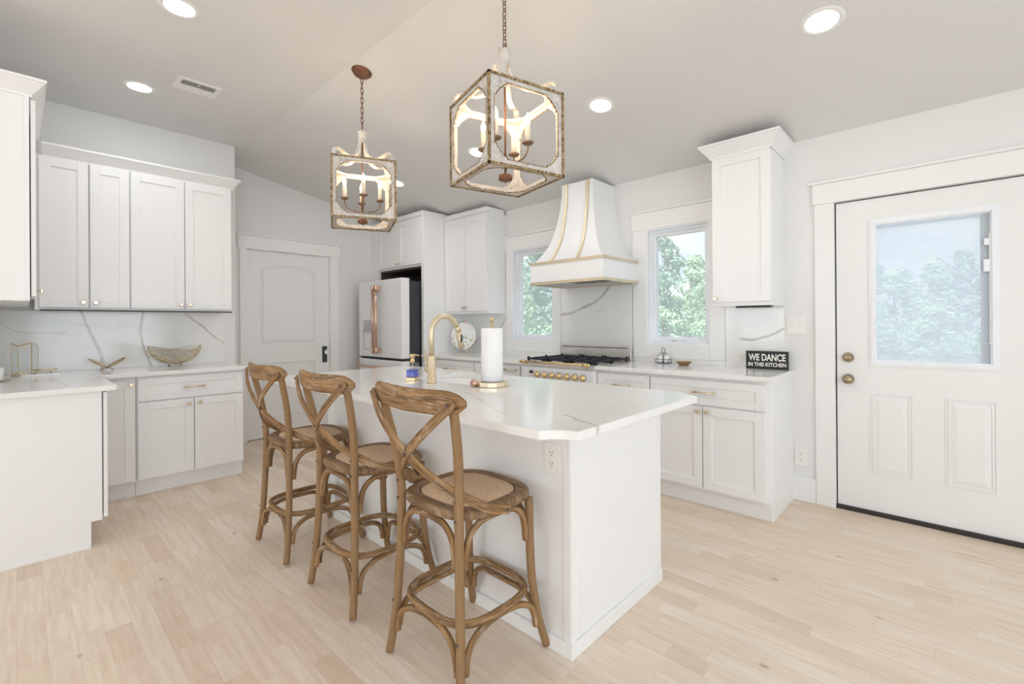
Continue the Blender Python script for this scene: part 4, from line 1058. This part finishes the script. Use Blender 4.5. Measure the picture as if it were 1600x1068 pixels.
# ------------------------------------------------------------------ things on the counters
# sign
t_ = thing('box_sign', 'black box sign reading WE DANCE IN THIS KITCHEN', 'sign', (-.935, 3.655, .914), math.radians(4))
sx_, sh = .270, .128
b = MB(); b.box(-sx_ / 2, sx_ / 2, 0.001, .04, 0, sh, .001); b.build('box', 'sign_side', t_)
b = MB(); b.box(-sx_ / 2, sx_ / 2, -.001, .001, 0, sh, .0005, 1); b.build('face', 'black_matte', t_)
def lettering(txt, w_, h_, cx, cz, par):
    cu = bpy.data.curves.new('lettering', 'FONT'); cu.body = txt; cu.align_x = 'CENTER'; cu.extrude = .0006; cu.offset = .026; cu.size = 1
    to = bpy.data.objects.new('tmp_text', cu); C.objects.link(to); bpy.context.view_layer.update()
    me = bpy.data.meshes.new_from_object(to.evaluated_get(bpy.context.evaluated_depsgraph_get())); bpy.data.objects.remove(to)
    xs_ = [v.co.x for v in me.vertices]; ys_ = [v.co.y for v in me.vertices]
    kx_ = w_ / (max(xs_) - min(xs_)); kz_ = h_ / (max(ys_) - min(ys_)); mx_ = (max(xs_) + min(xs_)) / 2; my_ = (max(ys_) + min(ys_)) / 2
    for v in me.vertices: v.co = Vector(((v.co.x - mx_) * kx_ + cx, -.0015 - v.co.z * .8, (v.co.y - my_) * kz_ + cz))
    me.materials.append(M['letter_white']); o = bpy.data.objects.new('lettering', me); C.objects.link(o); o.parent = par; return o
lettering('WE DANCE', .235, .050, 0, .084, t_); lettering('IN THIS KITCHEN', .240, .028, 0, .033, t_)
# condiment caddy
t_ = thing('condiment_caddy', 'black wire caddy with two small white shakers below the window', 'caddy', (-1.715, 3.665, .914))
b = MB(); z = .004
rect = [(-.055, -.03), (.055, -.03), (.055, .03), (-.055, .03)]
for z in (.006, .034): b.tube([(x, y, z) for x, y in rect], .0022, 6, closed=True, up=(0, 0, 1))
for x, y in rect: b.tube([(x, y, .0), (x, y, .034)], .0022, 6)
b.tube([(0, -.03, .006), (0, .03, .006)], .0022, 6); b.tube([(-.055, 0, .006), (.055, 0, .006)], .0022, 6)
b.tube([(0, 0, .006), (0, 0, .085)], .003, 8); b.tube([(.014 * math.sin(a), 0, .105 + .022 * -math.cos(a)) for a in [2 * PI * i / 18 for i in range(18)]], .0025, 6, closed=True, up=(0, 1, 0)); b.tube([(-.035, 0, .083), (.035, 0, .083)], .002, 6)
b.build('wire_rack', 'charcoal', t_)
for dx, lb in ((-.027, 'left white shaker in the black wire caddy'), (.027, 'right white shaker in the black wire caddy')):
    t2 = thing('shaker', lb, 'shaker', (-1.715 + dx, 3.665, .922), 0, 'white shakers in the caddy')
    b = MB(); b.lathe([(.019, 0), (.021, .004), (.021, .045), (.015, .058)], n=20); b.build('jar', 'glossy_porcelain', t2)
    b = MB(); b.lathe([(.0155, .058), (.0155, .066), (.008, .070), (0, .070)], n=20); b.build('cap', 'stainless', t2)
t_ = thing('trinket_dish', 'small gold leaf-shaped dish right of the wire caddy', 'dish', (-1.515, 3.60, .914))
b = MB(); n = 40; rings = []
for r_, z_ in ((.001, .003), (.030, .003), (.034, .0), (.038, .006), (.052, .022), (.064, .030)):
    rings.append([b.bm.verts.new((r_ * math.cos(2 * PI * k / n) * (1 + .08 * math.cos(8 * 2 * PI * k / n) * (r_ > .04)), r_ * math.sin(2 * PI * k / n) * (1 + .08 * math.cos(8 * 2 * PI * k / n) * (r_ > .04)), z_)) for k in range(n)])
for a_, c_ in zip(rings[:-1], rings[1:]):
    for k in range(n): f_ = b.bm.faces.new((a_[k], a_[(k + 1) % n], c_[(k + 1) % n], c_[k])); f_.smooth = True
bmesh.ops.solidify(b.bm, geom=b.bm.faces[:], thickness=.002)
b.build('bowl', 'brass', t_)
# plate on stand
t_ = thing('decorative_plate', 'round white plate with small flowers behind the faucet spout', 'plate', (-4.08, 3.53, 1.112), 0, rot=(math.radians(-12), 0, math.radians(25)))
b = MB(); b.lathe([(.0, .0), (.11, .0), (.158, -.014), (.160, -.012), (.111, .005), (.0, .006)], n=40, axis='Y'); b.build('dish', 'floral_plate', t_)
b = MB(); b.sphere((0, .0, .175), .014, (1, .7, 1.2)); b.box(-.02, .02, -.004, .006, .154, .165, .002); b.build('top_clip', 'copper', t_)
t_ = thing('plate_stand', 'scrolled gold wire stand holding the flowered plate', 'plate stand', (-4.08, 3.515, .914), math.radians(25))
b = MB()
for s_ in (-1, 1):
    b.tube([(s_ * .075 + .035 * math.cos(a), 0, .038 + .034 * math.sin(a)) for a in [2 * PI * i / 24 for i in range(24)]], .003, 8, closed=True, up=(0, 1, 0))
    b.tube(spline([(s_ * .04, 0, .045), (s_ * .02, -.015, .055), (s_ * .006, -.02, .05)], 4), .003, 8)
    b.tube(spline([(s_ * .03, .0, .05), (s_ * .03, .05, .10), (s_ * .02, .06, .20)], 4), .003, 8); b.tube([(s_ * .03, .0, .05), (s_ * .03, .07, .0)], .003, 8)
b.tube([(-.045, -.0, .05), (.045, -.0, .05)], .0035, 8)
b.build('wire_frame', 'brass', t_)
t_ = thing('spoon_rest', 'small white spoon rest left of the range', 'spoon rest', (-2.90, 3.40, .914))
b = MB(); b.lathe([(0, .004), (.03, .003), (.034, 0), (.045, .010), (.052, .018), (.050, .018), (.040, .008), (0, .007)], n=28); b.build('dish', 'glossy_porcelain', t_)
b = MB(); b.tube([(.02, .0, .016), (.10, .07, .022)], [.006, .004], 8); b.build('handle', 'glossy_porcelain', t_)

# wire bowl (left counter)
t_ = thing('wire_bowl', 'gold openwork wire bowl on short feet', 'bowl', (-4.70, .893, .914))
b = MB(); bm = b.bm; n, m = 46, 13
grid = []
rnd_ = random.Random(3)
for i in range(m + 1):
    f = i / m; ph = f * PI * .47; row_ = []
    for k in range(n):
        a = 2 * PI * (k + .5 * (i % 2)) / n; hgt = 1 + .10 * math.cos(2 * a) * f ** 2 + .03 * math.sin(5 * a) * f ** 3
        r_ = math.sin(ph) * 1.0
        x = .135 * r_ * math.sin(a) * 1.0; y = .182 * r_ * math.cos(a) * (1 + .02 * math.cos(2 * a)); z = .022 + (1 - math.cos(ph)) * .152 * hgt
        if 0 < i < m: x += rnd_.uniform(-.004, .004); y += rnd_.uniform(-.005, .005); z += rnd_.uniform(-.003, .003)
        row_.append(bm.verts.new((x, y, z)))
    grid.append(row_)
fs = []
for i in range(2, m):
    for k in range(n):
        a_, b_, c_, d_ = grid[i][k], grid[i][(k + 1) % n], grid[i + 1][(k + 1) % n], grid[i + 1][k]
        if rnd_.random() < .5: fs += [bm.faces.new((a_, b_, c_)), bm.faces.new((a_, c_, d_))]
        else: fs += [bm.faces.new((a_, b_, d_)), bm.faces.new((b_, c_, d_))]
for v in [v for v in bm.verts if not v.link_faces]: bm.verts.remove(v)
bmesh.ops.dissolve_edges(bm, edges=[e_ for e_ in bm.edges if len(e_.link_faces) == 2 and rnd_.random() < .22], use_verts=False)
bmesh.ops.wireframe(bm, faces=bm.faces[:], thickness=.0034, use_replace=True, use_boundary=True, use_even_offset=False)
b.build('openwork_shell', 'antique_gold', t_)
b = MB(); b.lathe([(.02, .022), (.03, .024), (.05, .027)], n=24, caps=False)
for sx in (-1, 1):
    for sy in (-1, 1): b.tube([(sx * .02, sy * .036, .024), (sx * .024, sy * .042, .0)], .0035, 6)
b.build('feet', 'aged_brass', t_)
# butterfly
t_ = thing('butterfly_figurine', 'bronze-coloured metal butterfly figurine with raised wings', 'figurine', (-4.70, .462, .914))
for s_ in (-1, 1):
    b = MB(); pts = [(0, .0), (.03, .035), (.075, .060), (.118, .062), (.112, .045), (.104, .030), (.095, .018), (.085, .020), (.072, .002), (.060, .004), (.052, -.014), (.035, -.010), (.018, -.022), (.0, -.012)]
    R = Matrix.Translation((0, s_ * .006, .022)) @ Matrix.Rotation(s_ * math.radians(42), 4, 'X') @ Matrix.Rotation(math.radians(24), 4, 'Y') @ Matrix.Rotation(math.radians(10 * s_), 4, 'Z')
    b.prism(pts, -.0014, .0014, lambda u, v, d, R=R, s_=s_: tuple(R @ Vector((v, s_ * u, d))))
    for q in ((.10, .055), (.09, .035), (.07, .012), (.045, -.004)): b.tube([R @ Vector((0, 0, .0015)), R @ Vector((q[1], s_ * q[0], .0022))], .0012, 5)
    b.build('wing', 'antique_gold', t_)
b = MB(); b.tube(spline([(-.028, 0, .014), (-.01, 0, .020), (.012, 0, .024), (.028, 0, .024)], 5), [.003, .006, .0075, .005], 10); b.sphere((.032, 0, .025), .0065)
for s_ in (-1, 1):
    b.tube(spline([(.035, s_ * .003, .028), (.045, s_ * .010, .045), (.043, s_ * .018, .052)], 4), .0012, 5)
    for dx, dy in ((.018, .030), (.004, .042), (-.012, .034)): b.tube(spline([(dx, s_ * .004, .018), (dx + .004, s_ * dy * .6, .020), (dx + .008, s_ * dy, .0015)], 3), .0018, 5)
b.build('body', 'aged_brass', t_)
# gold geometric candle holder cluster
t_ = thing('candle_lantern', 'gold-framed hexagonal glass candle holder with zigzag rim', 'candle holder', (-4.62, .028, .914), 0)
b = MB(); g = MB(); hh = .226
def hexa(cy, cx, r_):
    V_ = [(cx + r_ * math.cos(PI / 6 + k * PI / 3), cy + r_ * math.sin(PI / 6 + k * PI / 3)) for k in range(6)]
    return V_
for cx, cy, r_ in ((0, 0, .064),):
    V_ = hexa(cy, cx, r_); zt = [hh - (.022 if k % 2 else 0) for k in range(6)]; zb_ = [.004 + (.022 if k % 2 else 0) for k in range(6)]
    for k in range(6):
        k2 = (k + 1) % 6
        b.tube([(*V_[k], zb_[k]), (*V_[k], zt[k])], .0022, 6); b.tube([(*V_[k], zt[k]), (*V_[k2], zt[k2])], .0022, 6); b.tube([(*V_[k], zb_[k]), (*V_[k2], zb_[k2])], .0022, 6); b.tube([(*V_[k], .004), (*V_[k2], .004)], .0018, 6)
        g.bm.faces.new([g.bm.verts.new(p) for p in ((*V_[k], zb_[k]), (*V_[k2], zb_[k2]), (*V_[k2], zt[k2]), (*V_[k], zt[k]))])
b.build('gold_frame', 'brass', t_); g.build('glass_panels', 'clear_glass', t_)
t_ = thing('serving_board', 'white marble board with a gold rail handle beside the hexagonal candle holder', 'board', (-4.585, .095, .914), 0)
b = MB(); b.box(-.06, .06, -.09, .105, 0, .012, .003); b.build('board', 'glossy_porcelain', t_)
b = MB(); b.tube([(0, -.03, .040), (0, .09, .040)], .004, 8)
for y_ in (-.015, .06): b.tube([(0, y_, .012), (0, y_, .040)], .0035, 8)
b.build('rail', 'brass', t_)
t_ = thing('votive_cup', 'white cup on a gold-rimmed saucer cut by the left edge', 'cup', (-4.28, -.105, .914), 0)
b = MB(); b.lathe([(.03, .008), (.040, .012), (.042, .085), (.039, .085), (.037, .016), (0, .014)], n=28); b.build('cup', 'glossy_porcelain', t_)
b = MB(); b.lathe([(.0, .003), (.05, .002), (.070, .008), (.071, .010), (.05, .006), (0, .007)], n=32); b.build('saucer', 'glossy_porcelain', t_)
b = MB(); b.tube([(.071 * math.cos(2 * PI * i / 32), .071 * math.sin(2 * PI * i / 32), .0095) for i in range(32)], .0018, 6, closed=True, up=(0, 0, 1)); b.build('gold_rim', 'brass', t_)

# ------------------------------------------------------------------ outdoors
b = MB(); n = 20
vs = [[b.bm.verts.new((-60 + 90 * i / n, 4.1 + 60 * j / n, -.5 - .02 * j + .25 * mnoise.noise(Vector((i * .5, j * .5, 0))))) for j in range(n + 1)] for i in range(n + 1)]
for i in range(n):
    for j in range(n): b.bm.faces.new((vs[i][j], vs[i + 1][j], vs[i + 1][j + 1], vs[i][j + 1]))
o = b.build('lawn', 'grass'); tag(o, 'pale green lawn outside the windows', 'lawn', kind='stuff')
def tree_mesh(seed, hgt, wid, leafmat, dens=2600, conifer=False):
    rd = random.Random(seed); b = MB(); blobs = []
    k_ = 22
    for i in range(k_):
        f = i / (k_ - 1); z = hgt * (.16 + .80 * f)
        rr = wid * (1.0 - f * .95 if conifer else math.sin(PI * (.18 + .74 * f))) * rd.uniform(.35, .75)
        a = rd.uniform(0, 2 * PI); blobs.append((Vector((rr * math.cos(a), rr * math.sin(a), z)), wid * rd.uniform(.35, .6) * (1.15 - .55 * f)))
    for _ in range(dens):
        c_, r_ = blobs[rd.randrange(k_)]
        d = Vector((rd.gauss(0, 1), rd.gauss(0, 1), rd.gauss(0, 1))).normalized(); p = c_ + Vector((d.x, d.y, d.z * .7)) * r_ * rd.uniform(.75, 1.05)
        nn = (d + Vector((rd.gauss(0, .5), rd.gauss(0, .5), rd.gauss(0, .5)))).normalized(); t1 = nn.orthogonal().normalized(); t2 = nn.cross(t1)
        sz = rd.uniform(.07, .17); v = [b.bm.verts.new(p + t1 * sz * a_ + t2 * sz * b_ * .7) for a_, b_ in ((-1, -.6), (0, -1), (1, -.3), (.6, 1), (-.5, .8))]
        b.bm.faces.new(v)
    me = bpy.data.meshes.new('crown'); b.bm.to_mesh(me); b.bm.free(); me.materials.append(M[leafmat])
    b = MB(); b.tube(spline([(0, 0, 0), (.1, 0, hgt * .3), (0, .1, hgt * .6), (.05, 0, hgt * .85)], 4), [.16, .12, .08, .03], 8)
    for i in range(7):
        c_, r_ = blobs[i * 3]; b.tube([(0, 0, c_.z * .75), c_], [.05, .02], 6)
    mt = bpy.data.meshes.new('trunk'); b.bm.to_mesh(mt); b.bm.free(); mt.materials.append(M['bark']); return me, mt
kinds = [tree_mesh(1, 8.0, 2.0, 'leaf_blue_green'), tree_mesh(2, 7.2, 2.3, 'leaf_bright'), tree_mesh(3, 8.8, 1.7, 'leaf_blue_green', conifer=True), tree_mesh(4, 4.2, 2.0, 'leaf_bright', 1700)]
rd = random.Random(11)
def tree(x, y, k, sc):
    sc *= .56 + max(0, 1 - x) / 26 * .44
    lab = ['blue-green leafy tree standing outside in the tree line', 'bright green leafy tree standing outside in the tree line', 'tall dark conifer-like tree standing outside in the tree line', 'low bright green bush tree at the edge of the lawn'][k]
    T = thing('tree', lab, 'tree', (x, y, -.52 - .02 * (y - 4.1) / 3), rd.uniform(0, 6.28), 'trees outside, ' + ['blue-green', 'bright green', 'tall narrow', 'low bushes'][k])
    T.scale = (sc, sc, sc * rd.uniform(.92, 1.08))
    for nm, me in zip(('crown', 'trunk'), kinds[k]):
        o = bpy.data.objects.new(nm, me); C.objects.link(o); o.parent = T
def fac(x): return .56 + max(0, 1 - x) / 26 * .44
for ry, ks, grow, x_start in ((21.5, (3,), .85, -29.), (27.5, (0, 1, 2), 1.0, -37.5), (34.5, (1, 0), 1.16, -43.)):
    x = x_start; i = 0
    while x < 8 + (ry - 21) * .15:
        xe = x * 26 / ry; q = rd.uniform(.94, 1.06) * grow; k = ks[i % len(ks)]
        rad = 2.05 * (.85 if k == 2 else 1.) * fac(xe) * q
        x += rad; tree(x, ry + rd.uniform(-.3, .3), k, q * fac(xe) / fac(x)); x += rad; i += 1
